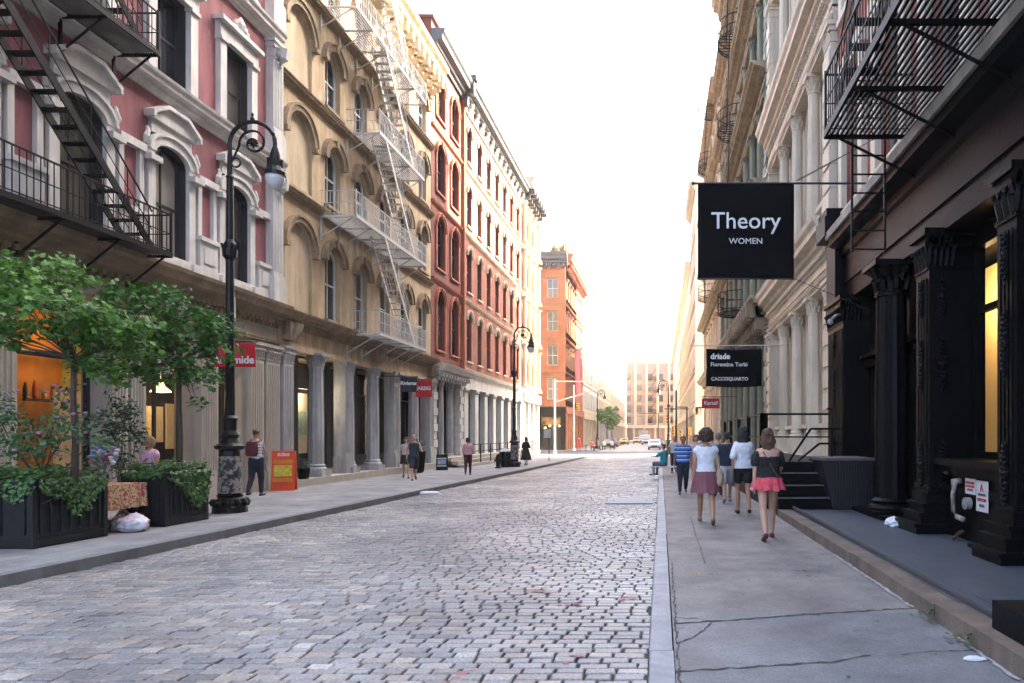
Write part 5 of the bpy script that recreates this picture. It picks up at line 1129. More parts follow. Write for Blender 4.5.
def branchy(mb, base, tips, r0, rr):
    for tp in tips:
        b = Vector(base); tp = Vector(tp); mid = b.lerp(tp, .5)+Vector((rr.uniform(-.1,.1), rr.uniform(-.1,.1), -.08)); mb.tube([b, b.lerp(mid, .5)+Vector((0,0,.03)), mid, tp], [r0, r0*.75, r0*.55, r0*.2], 5)
def tree(label, x, y, z0, fork, blobs, n, s, seed, m=M_maple, r=.045, lean=(0,0), cat='tree', nm='maple_tree', kind='maple', group=None):
    rr = random.Random(seed); t = thing(nm, label, cat, (x, y, z0), 0, group); f = Vector((x+lean[0], y+lean[1], fork))
    mb = MB(); mb.tube([(x,y,z0), (x+lean[0]*.2+.02,y,z0+(fork-z0)*.35), (x+lean[0]*.6-.02,y,z0+(fork-z0)*.7), f], [r*1.25, r, r*.9, r*.8], 8)
    tips = [tuple(Vector(c)+Vector((rr.uniform(-.5,.5)*q[0], rr.uniform(-.5,.5)*q[1], rr.uniform(-.3,.5)*q[2]))) for c, q in blobs for _ in range(4)]
    branchy(mb, f, tips, r*.36, rr); mb.build('trunk', M_bark, t, smooth=True)
    leaves(sprays(blobs, n, s, rr), kind, m, 'crown', t, rr); return t
def P2(px, py, Y): return ((px-661)*Y/700, Y, 1.6+(435-py)*Y/700)
def B2(px, py, Y, rx, ry, rz): return (P2(px, py, Y), (rx, ry, rz))
tree('young maple growing in the left planter, leaves reaching the photo edge', -9.05, 10.8, .85, 2.75, [B2(15,285,10.7,.62,.6,.30), B2(60,272,11.1,.48,.5,.22), B2(45,310,10.3,.75,.65,.32), B2(95,330,10.8,.62,.6,.33), B2(128,322,11.1,.42,.45,.22), B2(0,335,10.6,.4,.5,.28), B2(-50,300,10.6,.7,.6,.5), B2(78,362,10.7,.28,.3,.16), B2(112,365,11.0,.38,.4,.24), B2(140,350,11.2,.3,.35,.22), B2(30,268,10.9,.4,.4,.15)], 4100, .10, 11)
tree('young maple growing in the right hand planter beside the lamp', -9.15, 13.3, .85, 3.0, [B2(160,300,13.2,.5,.5,.3), B2(140,345,13.0,.5,.5,.35), B2(190,330,13.4,.62,.5,.42), B2(172,370,13.2,.5,.45,.25), B2(215,345,13.6,.35,.4,.32), B2(118,370,13.0,.4,.4,.22), B2(205,372,13.5,.28,.35,.25), B2(195,395,13.3,.16,.2,.16), B2(125,300,13.0,.4,.4,.3), B2(225,325,13.6,.3,.3,.2)], 3400, .092, 12, m=leaf_mat('maple_leaf_dark', (.02,.09,.015), (.10,.25,.04)))
rr = random.Random(21)
def ivy(label, x0, x1, y0, y1, z, seed, falls, n=900):
    rr = random.Random(seed); t = thing('ivy', label, 'plant', ((x0+x1)/2, (y0+y1)/2, z)); sp = []
    for _ in range(n):
        x, y = rr.uniform(x0-.03, x1+.03), rr.uniform(y0-.03, y1+.03); sp.append(((x, y, z+.02+abs(rr.gauss(0,.07))+.05*math.sin(x*9)*math.sin(y*7)), (rr.gauss(0,.5), rr.gauss(-.3,.5), 1), rr.uniform(.04, .075)))
    for (side, u0_, u1_, dep, k) in falls:
        for _ in range(k):
            f = rr.random(); u = u0_+(u1_-u0_)*f; d = rr.random()**1.1*dep*(.45+.55*math.sin(math.pi*f)); o = .02+rr.random()*.09
            if side == 'x': sp.append(((x1+o, u, z-d), (1, rr.gauss(0,.5), .5), rr.uniform(.04,.075)))
            else: sp.append(((u, y0-o, z-d), (rr.gauss(0,.5), -1, .5), rr.uniform(.04,.075)))
    leaves(sp, 'ivy', M_ivy, 'foliage', t, rr); mb = MB()
    for k in range(14): mb.tube([((x0+x1)/2+rr.uniform(-.3,.3), (y0+y1)/2+rr.uniform(-.4,.4), z-.05), (x1+.03, rr.uniform(y0,y1), z+.02), (x1+.05, rr.uniform(y0,y1), z-.35)], .006, 4)
    mb.build('stem', M_bark, t)
ivy('ivy spilling over the front of the left planter', -10.3, -9.1, 10.15, 11.4, .94, 31, [('y', -9.6, -9.05, .3, 150), ('x', 10.2, 11.4, .35, 320), ('x', 10.6, 11.2, .62, 330)], 1500)
ivy('ivy trailing down the street side of the planter by the lamp', -9.7, -8.98, 12.7, 13.85, .92, 32, [('y', -9.7, -9.0, .1, 150), ('x', 12.7, 13.9, .3, 350), ('x', 13.1, 13.85, .72, 650)], 1500)
def bush(label, blobs, n, s, seed, m, loc, flowers=None, cat='shrub', nm='shrub', group=None, kind='oval'):
    rr = random.Random(seed); t = thing(nm, label, cat, loc, 0, group); leaves(sprays(blobs, n, s, rr, .5, .3), kind, m, 'foliage', t, rr); mb = MB()
    branchy(mb, loc, [tuple(c) for c, q in blobs], .02, rr); mb.build('stem', M_bark, t)
    if flowers:
        mf, k = flowers; mb = MB()
        for _ in range(k): c, q = rr.choice(blobs); p = Vector(c)+Vector([rr.uniform(-.9,.9)*v for v in q]); mb.lathe(p, [(.004,-.02),(.03,.0),(.028,.02),(.005,.03)], 6)
        tag(mb.build('flower', mf, t), kind='stuff')
    return t
bush('loose leafy shrub rising from the left planter', [B2(55,430,10.5,.35,.3,.25), B2(75,420,10.8,.3,.3,.22), B2(15,425,10.5,.3,.3,.3), B2(65,395,10.8,.22,.2,.2), B2(30,450,10.5,.45,.35,.16), B2(95,440,11.0,.25,.25,.15), B2(-10,400,10.5,.35,.3,.3)], 1500, .075, 41, M_rose, (-9.6, 10.8, .85), (mat('mauve_flower', (.45,.25,.35), .8), 40))
bush('dark tall shrub standing against the shopfront behind the flower table', [B2(125,415,14.5,.32,.3,.35), B2(110,430,14.5,.3,.3,.35), B2(138,435,14.5,.2,.3,.3), B2(118,460,14.5,.25,.3,.3), B2(115,400,14.5,.2,.2,.18)], 1400, .085, 42, M_dkleaf, (-11.2, 14.5, 0))
# flower table, cloth, flowers, trash bags
t = thing('folding_table', 'folding table with crossed wooden legs between the planters', 'table', (-9.62, 12.05, gz(12)))
mb = MB(); mb.box(-9.95, 11.55, .70, -9.25, 12.6, .74); mb.build('table_top', mat('light_wood', (.42,.32,.2), .7), t)
for y in (11.62, 12.5):
    for s in (-1, 1): mb = MB(); mb.bar((-9.6-s*.3, y+.03*s, -.05), (-9.6+s*.3, y+.03*s, .70), .03, .04); mb.build('leg', MATS['light_wood'], t)
M_pat = mat('patterned_cloth', (.60,.48,.25), .85, (.35,.05,.06), 26, .12, 0)
mb = cloth(0, 1, 0, 1, 8, amp=.0, n=1); mb = MB(); n = 26
for side in range(2):
    for k in range(n):
        a, b = k/n, (k+1)/n
        for (j0, j1) in ((0,.33),(.33,.66),(.66,1)):
            f = lambda u, v: (-9.93+u*.72, 11.52+.03*math.sin(u*24)*v, .755-v*.52) if side == 0 else (-9.21-.03*math.sin(u*30)*v, 11.52+u*1.0, .755-v*.42)
            mb.poly([f(a,j0), f(b,j0), f(b,j1), f(a,j1)])
mb.poly([(-9.93,11.52,.755),(-9.21,11.52,.755),(-9.21,12.52,.755),(-9.93,12.52,.755)])
o = mb.build('tablecloth', M_pat, None, recalc=False); tag(o, 'red and cream patterned cloth hanging over the folding table', 'tablecloth')
t = thing('flower_vase', 'glass vase of pink and white flowers on the patterned cloth', 'vase', (-9.55, 12.0, .76)); mb = MB(); mb.lathe((0,0,0), [(.06,0),(.07,.02),(.065,.2),(.08,.3)], 12); mb.build('vase', GC, t, local=True)
for nm, c_, sd_ in (('pink_flower', (.6,.18,.30), 1), ('white_flower', (.75,.68,.70), 2), ('blue_flower', (.2,.3,.55), 3)):
    rr = random.Random(sd_)
    for k in range(12):
        mb = MB()
        a = rr.uniform(0, 6.28); r = rr.uniform(0,.22); p = (r*math.cos(a), r*math.sin(a), .34+rr.uniform(0,.30)); mb.lathe(p, [(.004,-.03),(.035,0),(.045,.025),(.02,.04)], 7); mb.tube([(0,0,.1), (p[0]*.5,p[1]*.5,.3), p], .004, 3)
        mb.build('flower', mat(nm, c_, .8), t, local=True)
rr = random.Random(6); leaves([((rr.gauss(0,.12), rr.gauss(0,.12), .3+rr.uniform(0,.2)), (rr.gauss(0,1), rr.gauss(0,1), 1), .07) for _ in range(90)], 'oval', M_rose, 'leaf', t, rr, local=True)
M_bag = mat('pale_plastic_bag', (.55,.60,.68), .25, (.62,.42,.50), 5, .25, .25, 12)
def bag(label, x, y, s, m, seed, knot=True):
    rr = random.Random(seed); from mathutils import noise; t = thing('trash_bag', label, 'trash bag', (x, y, gz(y)), 0, 'trash bags between the planters'); bm = bmesh.new(); bmesh.ops.create_icosphere(bm, subdivisions=4, radius=1)
    for v in bm.verts:
        d = noise.turbulence(v.co*1.5+Vector((seed,1,2)), 5, True); fold = .06*math.sin(math.atan2(v.co.y, v.co.x)*11+seed)*max(0, v.co.z); v.co *= .82+.32*d+fold
        v.co = Vector((v.co.x*s[0], v.co.y*s[1], max(v.co.z, -.72)*s[2]+.72*s[2]))
    me = bpy.data.meshes.new('bag'); bm.to_mesh(me); bm.free(); me.materials.append(m); me.polygons.foreach_set('use_smooth', [True]*len(me.polygons)); put('bag', me, t)
    mb = MB(); mb.tube([(0,0,s[2]*1.5),(.01,.01,s[2]*1.62),(.05,.02,s[2]*1.78)], [.03,.018,.04], 7); mb.build('knot', m, t, local=True)
bag('pale pink and blue plastic trash bag nearest the right planter', -9.08, 12.05, (.24,.24,.17), M_bag, 3)
bag('grey white trash bag in the middle of the three', -9.38, 12.15, (.17,.2,.15), mat('grey_bag', (.45,.47,.45), .35, bump=.2), 5); bag('small black trash bag against the left planter', -9.42, 11.75, (.16,.14,.17), mat('black_bag', (.015,.015,.017), .3, bump=.2), 7)
# orange sandwich board
def a_board(label, px, py, H, w, m, m2, m3, lines, mat_l, Y=None):
    Y = Y or 1120/(py-438.5); x = (px-661)*Y/700; z = gz(Y); t = thing('sandwich_board', label, 'sign', (x, Y, z), R(12))
    for s in (-1, 1):
        mb = MB(); mb.rings([[(-w/2, s*.17, 0), (w/2, s*.17, 0), (w/2, s*.17+.03, 0), (-w/2, s*.17+.03, 0)], [(-w/2, s*.03, H), (w/2, s*.03, H), (w/2, s*.03+.03, H), (-w/2, s*.03+.03, H)]]); mb.build('board', m, t, local=True)
    f = lambda z_: -.17+.14*z_/H-.006
    for (a, b, m_, mar) in ((.36, .64, m2, .07), (.22, .32, m3, .05), (.68, .78, m3, .05)):
        mb = MB(); mb.poly([(-w/2+mar, f(a*H), a*H), (w/2-mar, f(a*H), a*H), (w/2-mar, f(b*H), b*H), (-w/2+mar, f(b*H), b*H)]); mb.build('printed_panel', m_, t, local=True)
    for s_, zz, sz in lines: text(s_, sz, mat_l, t, (0, f(zz*H)-.004, zz*H), (R(90)-math.atan(.14/H), 0, 0), bold=.003)
    mb = MB(); mb.box(-w/2-.02, -.2, 0, -w/2, .2, .03); mb.box(w/2, -.2, 0, w/2+.02, .2, .03); mb.build('foot', m, t, local=True)
M_or = mat('orange_board', (.75,.075,.012), .5); a_board('bright orange sandwich board with a yellow picture before the grey pier', 284, 487, 1.22, .66, M_or, mat('yellow_picture', (.75,.50,.03), .6, (.30,.40,.04), 9, .25, 0), mat('orange_panel', (.72,.22,.02), .6), [('SUSHI', .90, .13)], M_let, 21.6)
a_board('black framed pavement sign with a pale blue poster by the white steps', 442, 466, .80, .55, M_black, mat('pale_blue_poster', (.35,.45,.50), .6, (.10,.14,.18), 5, .4, 0), mat('poster_strip', (.4,.48,.52), .6), [], M_let, 35.5)
t = thing('potted_bush', 'tall dark pot with a clipped bush by the last grey column', 'potted plant', (-11.3, 32.5, gz(32))); mb = MB(); mb.lathe((0,0,0), [(.22,0),(.3,.1),(.38,.95),(.40,1.0),(.36,1.02)], 4); mb.build('pot', M_black, t, local=True); rr = random.Random(3)
leaves(sprays([((0,0,1.25), (.36,.36,.3))], 700, .07, rr), 'oval', M_dkleaf, 'foliage', t, rr, local=True)
t = thing('potted_bush', 'low dark potted bush inside the lit window beside the orange board', 'potted plant', (-12.05, 23.6, gz(23)+.2)); mb = MB(); mb.lathe((0,0,0), [(.14,0),(.18,.1),(.2,.35),(.22,.4)], 10); mb.build('pot', M_black, t, local=True); leaves(sprays([((0,0,.55), (.2,.2,.16))], 300, .06, rr), 'oval', M_dkleaf, 'foliage', t, rr, local=True)
# steps and railing before the red building
t = thing('stoop_steps', 'long grey stone steps before the white ground floor', 'steps', (-11.6, 48, gz(48)))
for k in range(3): mb = MB(LEFT); mb.box(38.4, 0, -.5, 60.5, 1.5-k*.35, -.25+.2*(k+1)); mb.build('step', M_gst, t)
t = thing('stoop_railing', 'thin black railing along the long stone steps', 'railing', (-10.9, 48, gz(48)))
mb = MB(LEFT)
for z in (1.05, .65): mb.bar((40, 1.35, z), (60, 1.35, z), .05)
mb.build('rail', M_esc, t)
for k in range(9): mb = MB(LEFT); mb.box(40+k*2.5-.03, 1.32, -.1, 40+k*2.5+.03, 1.38, 1.08); mb.build('post', M_esc, t)
t = thing('fire_hydrant', 'black fire hydrant on the left pavement near the second lamp', 'hydrant', (-8.75, 37.6, gz(37))); mb = MB(); mb.lathe((0,0,0), [(.17,0),(.17,.06),(.12,.08),(.12,.5),(.15,.52),(.15,.56),(.12,.6),(.08,.72),(.03,.78)], 12); mb.build('barrel', M_black, t, local=True)
for s in (-1, 1): mb = MB(); mb.tube([(s*.1,0,.42),(s*.2,0,.42)], .06, 8); mb.build('nozzle', M_black, t, local=True)
t = thing('litter_bin', 'dark wire litter bin with white bags beside the second lamp', 'litter bin', (-8.75, 39.3, gz(39))); mb = MB(); mb.lathe((0,0,0), [(.24,0),(.26,.1),(.32,.85),(.34,.88)], 14); mb.build('basket', M_black, t, local=True)
mb = MB(); mb.lathe((0,0,.8), [(.3,0),(.34,.08),(.2,.2),(.05,.24)], 10); mb.build('bag', M_litter, t, local=True)
# ================================================================== people
import numpy as np
def capsule(mb, p, q, r0, r1, n=10):
    p, q = Vector(p), Vector(q); d = (q-p); L_ = d.length; d.normalize()
    x = d.orthogonal().normalized(); y = d.cross(x); out = []
    for k in range(1, 4): a = math.pi/2*(1-k/4+.0); out.append((p-d*r0*math.sin(a), r0*math.cos(a)))
    out += [(p, r0), (p.lerp(q, .5), (r0+r1)/2), (q, r1)]
    for k in range(1, 4): a = math.pi/2*k/4; out.append((q+d*r1*math.sin(a), r1*math.cos(a)))
    mb.rings([[c+(x*math.cos(2*math.pi*i/n)+y*math.sin(2*math.pi*i/n))*r for i in range(n)] for c, r in out])
def ellip(mb, c, r, n=14, m=9, rot=None):
    out = []
    for j in range(1, m):
        t = math.pi*j/m; out.append([Vector((r[0]*math.sin(t)*math.cos(2*math.pi*i/n), r[1]*math.sin(t)*math.sin(2*math.pi*i/n), -r[2]*math.cos(t))) for i in range(n)])
    if rot: out = [[rot @ v for v in R_] for R_ in out]
    mb.rings([[Vector(c)+v for v in R_] for R_ in out])
def loft(mb, rings, n=18, lean=0):
    mb.rings([[(cx+hx*math.copysign(abs(math.cos(a))**.85, math.cos(a)), cy+hy*math.copysign(abs(math.sin(a))**.85, math.sin(a)), z) for a in [2*math.pi*i/n for i in range(n)]] for (z, hx, hy, cx, cy) in rings])
def remeshed(mb, name, m, parent, vox, smooth=2, disp=None, scale=1.0):
    for i in range(len(mb.v)): mb.v[i] = mb.v[i]*scale
    o = mb.build(name+'_tmp', m, None); md = o.modifiers.new('r', 'REMESH'); md.mode = 'VOXEL'; md.voxel_size = vox; md.use_smooth_shade = True
    if smooth: sm = o.modifiers.new('s', 'SMOOTH'); sm.iterations = smooth; sm.factor = .5
    dg = bpy.context.evaluated_depsgraph_get(); me = bpy.data.meshes.new_from_object(o.evaluated_get(dg)); bpy.data.objects.remove(o); me.name = name
    if disp:
        from mathutils import noise
        for v in me.vertices:
            d = noise.noise(v.co*disp[1])*disp[0] + noise.noise(v.co*disp[1]*3)*disp[0]*.5; v.co += v.normal*d
    me.polygons.foreach_set('use_smooth', [True]*len(me.polygons))
    me.materials.clear(); me.materials.append(m); r = bpy.data.objects.new(name, me); COL.objects.link(r)
    if parent: r.parent = parent
    return r
SK = {'light': mat('skin_light', (.50,.29,.20), .55, (.44,.24,.16), 6, .5, .03), 'tan': mat('skin_tan', (.40,.21,.13), .55, (.34,.17,.10), 6, .5, .03), 'brown': mat('skin_brown', (.26,.135,.085), .5, (.20,.10,.06), 6, .5, .03)}
def fab(name, c, c2=None, sc=5):
    if 'hair' in name: return mat('cloth_'+name, c, .5, c2 or tuple(v*.5 for v in c), 55, .7, .9, 90, stretch=(1,1,.22))
    return mat('cloth_'+name, c, .85, c2 or tuple(v*.72 for v in c), sc, .5, .55, 16, stretch=(1,1,.6))
def stripes(name, cols, w):
    m = bpy.data.materials.new(name); m.use_nodes = True; n = m.node_tree.nodes; L = m.node_tree.links; b = n['Principled BSDF']; b.inputs['Roughness'].default_value = .85
    tc = n.new('ShaderNodeTexCoord'); sp = n.new('ShaderNodeSeparateXYZ'); L.new(tc.outputs['Object'], sp.inputs[0]); ma = n.new('ShaderNodeMath'); ma.operation = 'MULTIPLY'; ma.inputs[1].default_value = 1/w; L.new(sp.outputs[2], ma.inputs[0])
    fr = n.new('ShaderNodeMath'); fr.operation = 'FRACT'; L.new(ma.outputs[0], fr.inputs[0]); rp = n.new('ShaderNodeValToRGB'); rp.color_ramp.interpolation = 'CONSTANT'; e = rp.color_ramp.elements
    e[0].position = 0; e[0].color = (*cols[0], 1); e[1].position = .5; e[1].color = (*cols[1], 1)
    for i, c in enumerate(cols[2:]): q = e.new(.75+.1*i); q.color = (*c, 1)
    L.new(fr.outputs[0], rp.inputs[0]); L.new(rp.outputs[0], b.inputs['Base Color']); return m
def person(label, px, py, hpx, head_deg=0, sex='f', skin='light', top=None, bottom=None, hair=None, stride=.25, phase=1, arms=((-12, 15), (-12, 15)), sit=False, shoe=None, extras=None, cat='person', Y=None, fat=1.0, vox=None, group=None, xoff=0, Hm=None):
    """px,py: where the feet stand in the photo; used only to find the ground position"""
    Y = Y or 1120/(py-438.5); X = (px-661)*Y/700+xoff; H = Hm or hpx*Y/700; s = H/1.70; near = Y < 22
    vox = vox or (.010 if Y < 16 else .015)
    f = sex == 'f'; sh = (.165 if f else .195); hipx = .085
    def leg(side, fw):        # fw: forward swing of the foot in metres at ground
        a1 = math.atan2(fw, .80)
        hip = Vector((side*hipx, 0, .88)); th = a1 + (.10 if fw > 0 else .02); knee = hip+Vector((side*.005, math.sin(th)*.42, -math.cos(th)*.42))
        sa = a1 - (.12 if fw > 0 else .42); ank = knee+Vector((0, math.sin(sa)*.40, -math.cos(sa)*.40)); return hip, knee, ank
    if sit:
        J = {}
        for side in (-1, 1): hip = Vector((side*.09, 0, .50)); J[side] = (hip, hip+Vector((side*.06, .40, .02)), hip+Vector((side*.05, .42, -.40)))
        z0 = -.38
    else:
        J = {1: leg(1, stride*phase), -1: leg(-1, -stride*phase)}; z0 = 0
        low = min(J[1][2].z, J[-1][2].z); dz = .075-low
        for k in J: J[k] = tuple(v+Vector((0,0,dz)) for v in J[k])
        z0 = dz
    B = MB(); tw = [(.80,.10,.09),(.86,.150,.110),(.93,.170,.118),(1.0,.150,.105),(1.08,.128,.092),(1.17,.138,.098),(1.28,.155,.112),(1.36,.162,.10),(1.41,.125,.075),(1.445,.06,.058)] if f else [(.80,.10,.09),(.88,.158,.11),(.95,.162,.112),(1.05,.15,.105),(1.17,.165,.11),(1.28,.185,.118),(1.37,.188,.105),(1.42,.13,.075),(1.45,.065,.06)]
    ring = lambda add=0, a=.0, b=9., ay=None: [(z+z0, hx*fat+add, hy*fat+(ay if ay is not None else add), 0, (.012 if z < 1 else 0)-.0) for z, hx, hy in tw if a <= z <= b]
    loft(B, ring())
    for side, (hip, kn, an) in J.items():
        lf = fat
        capsule(B, hip, kn, .082*lf, .052*lf); mid = kn.lerp(an, .3)-Vector((0,.012,0)); capsule(B, kn, mid, .050*lf, .052*lf); capsule(B, mid, an, .052*lf, .033)
        ft = an+Vector((0, 0, -.03)); up = an.z > .13+0
        toe = ft+Vector((side*.012, .155, -.02 if not up else -.10)); capsule(B, ft+Vector((0,-.03,-.012)), toe, .034, .026)
    SHd = []
    for side, (ang, bend) in zip((-1, 1), arms):      # ang forward swing in deg, bend elbow
        out = R(9); a = R(ang); S0 = Vector((side*sh, 0, 1.375+z0)); E = S0+Vector((side*math.sin(out)*.28, math.sin(a)*.28, -math.cos(a)*.27)); b = a+R(bend); Wr = E+Vector((side*.01, math.sin(b)*.25, -math.cos(b)*.245))
        SHd.append((S0, E, Wr)); k = fat*(.92 if f else 1.08)
        capsule(B, S0-Vector((side*.02,0,0)), E, .046*k, .036*k); capsule(B, E, Wr, .036*k, .024*k)
        dn = (Wr-E).normalized(); lat = Vector((0, 1, 0)) - dn*dn.y; lat.normalize(); pal = dn.cross(lat)
        PC = Wr+dn*.05; rot = Matrix((pal, lat, dn)).transposed(); ellip(B, PC, (.014, .038, .052), 10, 7, rot)
        for fi, (o, L_) in enumerate(((-.028,.062),(-.010,.075),(.010,.070),(.028,.055))):
            st = PC+lat*(-o)+dn*.035; md = st+dn*L_*.5+pal*(-side*.006); en = md+dn*L_*.42-pal*(side*.018); capsule(B, st, md, .0095, .009, 6); capsule(B, md, en, .009, .0075, 6)
        tb = PC+lat*.03-dn*.02; capsule(B, tb, tb+lat*.022+dn*.04, .011, .0095, 6); capsule(B, tb+lat*.022+dn*.04, tb+lat*.02+dn*.065, .0095, .008, 6)
    nk = Vector((0, .0, 1.43+z0)); hc = Vector((0, .02, 1.595+z0)); capsule(B, nk, hc-Vector((0,.01,.06)), .052 if f else .06, .05)
    ellip(B, hc+Vector((0,0,.015)), (.076, .094, .105), 18, 12); ellip(B, hc+Vector((0,.03,-.05)), (.052, .055, .062)); capsule(B, hc+Vector((0,.09,.01)), hc+Vector((0,.112,-.022)), .010, .015, 8)
    for sd_ in (-1, 1): ellip(B, hc+Vector((sd_*.077,-.005,-.005)), (.012,.022,.032)); ellip(B, hc+Vector((sd_*.03,.083,.02)), (.018,.012,.01))
    ellip(B, hc+Vector((0,.088,-.055)), (.024,.012,.010))
    o = remeshed(B, 'person', SK[skin], None, vox, 2, scale=s); o.location = (X, Y, gz(Y)); o.rotation_euler = (0, 0, R(head_deg)); tag(o, label, cat, group); 
    if near:
        for nm, dx, dy, dz, r, m_ in (('eye', .03, .0925, .018, .0075, mat('dark_eye', (.03,.02,.015), .2, bump=0)),):
            for sd_ in (-1, 1): e = MB(); ellip(e, (hc+Vector((sd_*dx, dy, dz)))*s, (r*1.3, r, r*.8), 8, 6); e.build(nm, m_, o, local=True)
    # clothing
    def part(nm, fn, m, disp=None, v=None): q = MB(); fn(q); return remeshed(q, nm, m, o, v or vox*1.15, 2, disp, s)
    top = top or {}; kind = top.get('k', 'tee'); zb, zt = top.get('z', (.92, 1.43)); loose = top.get('loose', .014)
    def ftop(q):
        rr_ = [(z, hx, hy, cx, cy) for z, hx, hy, cx, cy in ring(loose, zb, zt+.0)]
        z_, hx, hy, cx, cy = rr_[0]; rr_.insert(0, (zb+z0, hx*(1.06 if loose > .015 else 1), hy*1.08, cx, cy)) if z_ > zb+z0+.01 else None
        loft(q, rr_)
        sl = top.get('sleeve', .4)
        if sl:
            for (S0, E, Wr), sd_ in zip(SHd, (-1, 1)):
                en = S0.lerp(E, min(sl, 1)); capsule(q, S0-Vector((sd_*.03,0,.0)), en, .058*(fat if fat>1 else 1), .050+loose*.7)
                if sl > 1: capsule(q, E, E.lerp(Wr, sl-1), .046, .038)
    if kind != 'none': part('shirt', ftop, top['m'], (.011, 11))
    if kind == 'offshoulder':
        pass
    bot = bottom; bk = bot['k']
    if bk in ('trousers', 'shorts', 'leggings'):
        def fb(q):
            ad = .004 if bk == 'leggings' else .019
            loft(q, ring(ad, .80, 1.0))
            for side, (hip, kn, an) in J.items():
                e = kn.lerp(hip, bot.get('len', .45)) if bk == 'shorts' else kn
                capsule(q, hip, e, .088*fat+ad, (.068 if bk == 'shorts' else .054)*fat+ad*1.3)
                if bk != 'shorts': capsule(q, kn, an+Vector((0,0,.03)), .054*fat+ad, (.036 if bk == 'leggings' else .052))
        part('trousers' if bk != 'shorts' else 'shorts', fb, bot['m'], (.006, 8))
    elif bk == 'skirt':
        zt_, zb_, fl = bot.get('z', (1.0, .60, .06)); n = 72; amp = bot.get('amp', .012); RR = []
        for z, g_ in ((zt_, 0), (zt_-.03, .0), (zt_*.7+zb_*.3, .35), (zt_*.3+zb_*.7, .75), (zb_, 1.0)):
            hx, hy = (.155*fat, .108*fat) if z > .97 else (.172*fat, .122*fat)
            RR.append([(math.cos(a)*(hx+.015+fl*g_)*(1+amp*8*g_*math.sin(a*13+z*3)*.3)*s, .01*s+(math.sin(a)*(hy+.015+fl*g_*1.1)*(1+amp*8*g_*math.sin(a*11+1)*.3)+ (stride*.12*g_*math.sin(a*1)))*s, (z+z0+.012*g_*math.sin(a*7))*s) for a in [2*math.pi*i/n for i in range(n)]])
        q = MB(); q.rings(RR, caps=False); q.build('skirt', bot['m'], o, smooth=True, local=True)
    if bk == 'skirt' or f: pass
    # shoes
    sm = shoe or fab('dark_shoe', (.03,.025,.025))
    for side, (hip, kn, an) in J.items():
        q = MB(); ft = an+Vector((0,0,-.035)); up = an.z > .13; toe = ft+Vector((side*.012, .165, -.012 if not up else -.10)); capsule(q, ft+Vector((0,-.035,-.008)), toe, .042, .034); q2 = remeshed(q, 'shoe', sm, o, vox, 1, scale=s)
    # hair
    hm = hair or {'k': 'short', 'm': fab('brown_hair', (.05,.03,.02))}; hk = hm['k']
    def fh(q):
        if hk == 'afro': ellip(q, hc+Vector((0,-.02,.035)), (.135,.13,.125)); ellip(q, hc+Vector((0,-.05,-.03)), (.12,.09,.08))
        elif hk == 'long': ellip(q, hc+Vector((0,-.015,.035)), (.095,.105,.102)); ellip(q, hc+Vector((0,-.06,-.07)), (.115,.065,.13)); ellip(q, hc+Vector((0,-.07,-.16)), (.10,.045,.07)); [ellip(q, hc+Vector((sd_*.08,-.02,-.06)), (.03,.05,.10)) for sd_ in (-1,1)]
        elif hk == 'bob': ellip(q, hc+Vector((0,-.018,.03)), (.10,.108,.10)); ellip(q, hc+Vector((0,-.045,-.04)), (.105,.075,.085))
        elif hk == 'bun': ellip(q, hc+Vector((0,-.014,.035)), (.086,.098,.095)); ellip(q, hc+Vector((0,-.09,.07)), (.045,.045,.045))
        else: ellip(q, hc+Vector((0,-.018,.038)), (.084,.096,.09)); ellip(q, hc+Vector((0,-.05,-.01)), (.074,.06,.07))
        if hk in ('short', 'bun', 'long', 'bob'):
            pass
    part('hair', fh, hm['m'], (.022 if hk in ('afro','long','bob') else .008, 22 if hk == 'afro' else 16))
    if extras: extras(o, s, z0, SHd, hc, J)
    return o
def strap(o, s, P, r=.008, m=None, nm='strap'): q = MB(); q.tube([Vector(p)*s for p in P], r*s, 5); q.build(nm, m, o, local=True)
H_dkb = fab('dark_brown_hair', (.035,.018,.012), (.08,.04,.025), 20); H_blk = fab('black_hair', (.012,.009,.008), (.03,.022,.018), 20); H_bln = fab('blonde_hair', (.42,.27,.13), (.25,.15,.07), 20); H_red = fab('auburn_hair', (.075,.035,.018), (.14,.07,.035), 20)
Wt = fab('white', (.72,.71,.74), (.6,.6,.64)); Bk = fab('black', (.012,.012,.014)); Nv = fab('navy', (.018,.024,.045)); Jn = fab('denim', (.03,.05,.10)); Rd = fab('coral_red', (.55,.02,.045), (.60,.12,.14), 22); Mv = fab('mauve', (.20,.075,.085), (.15,.05,.06))
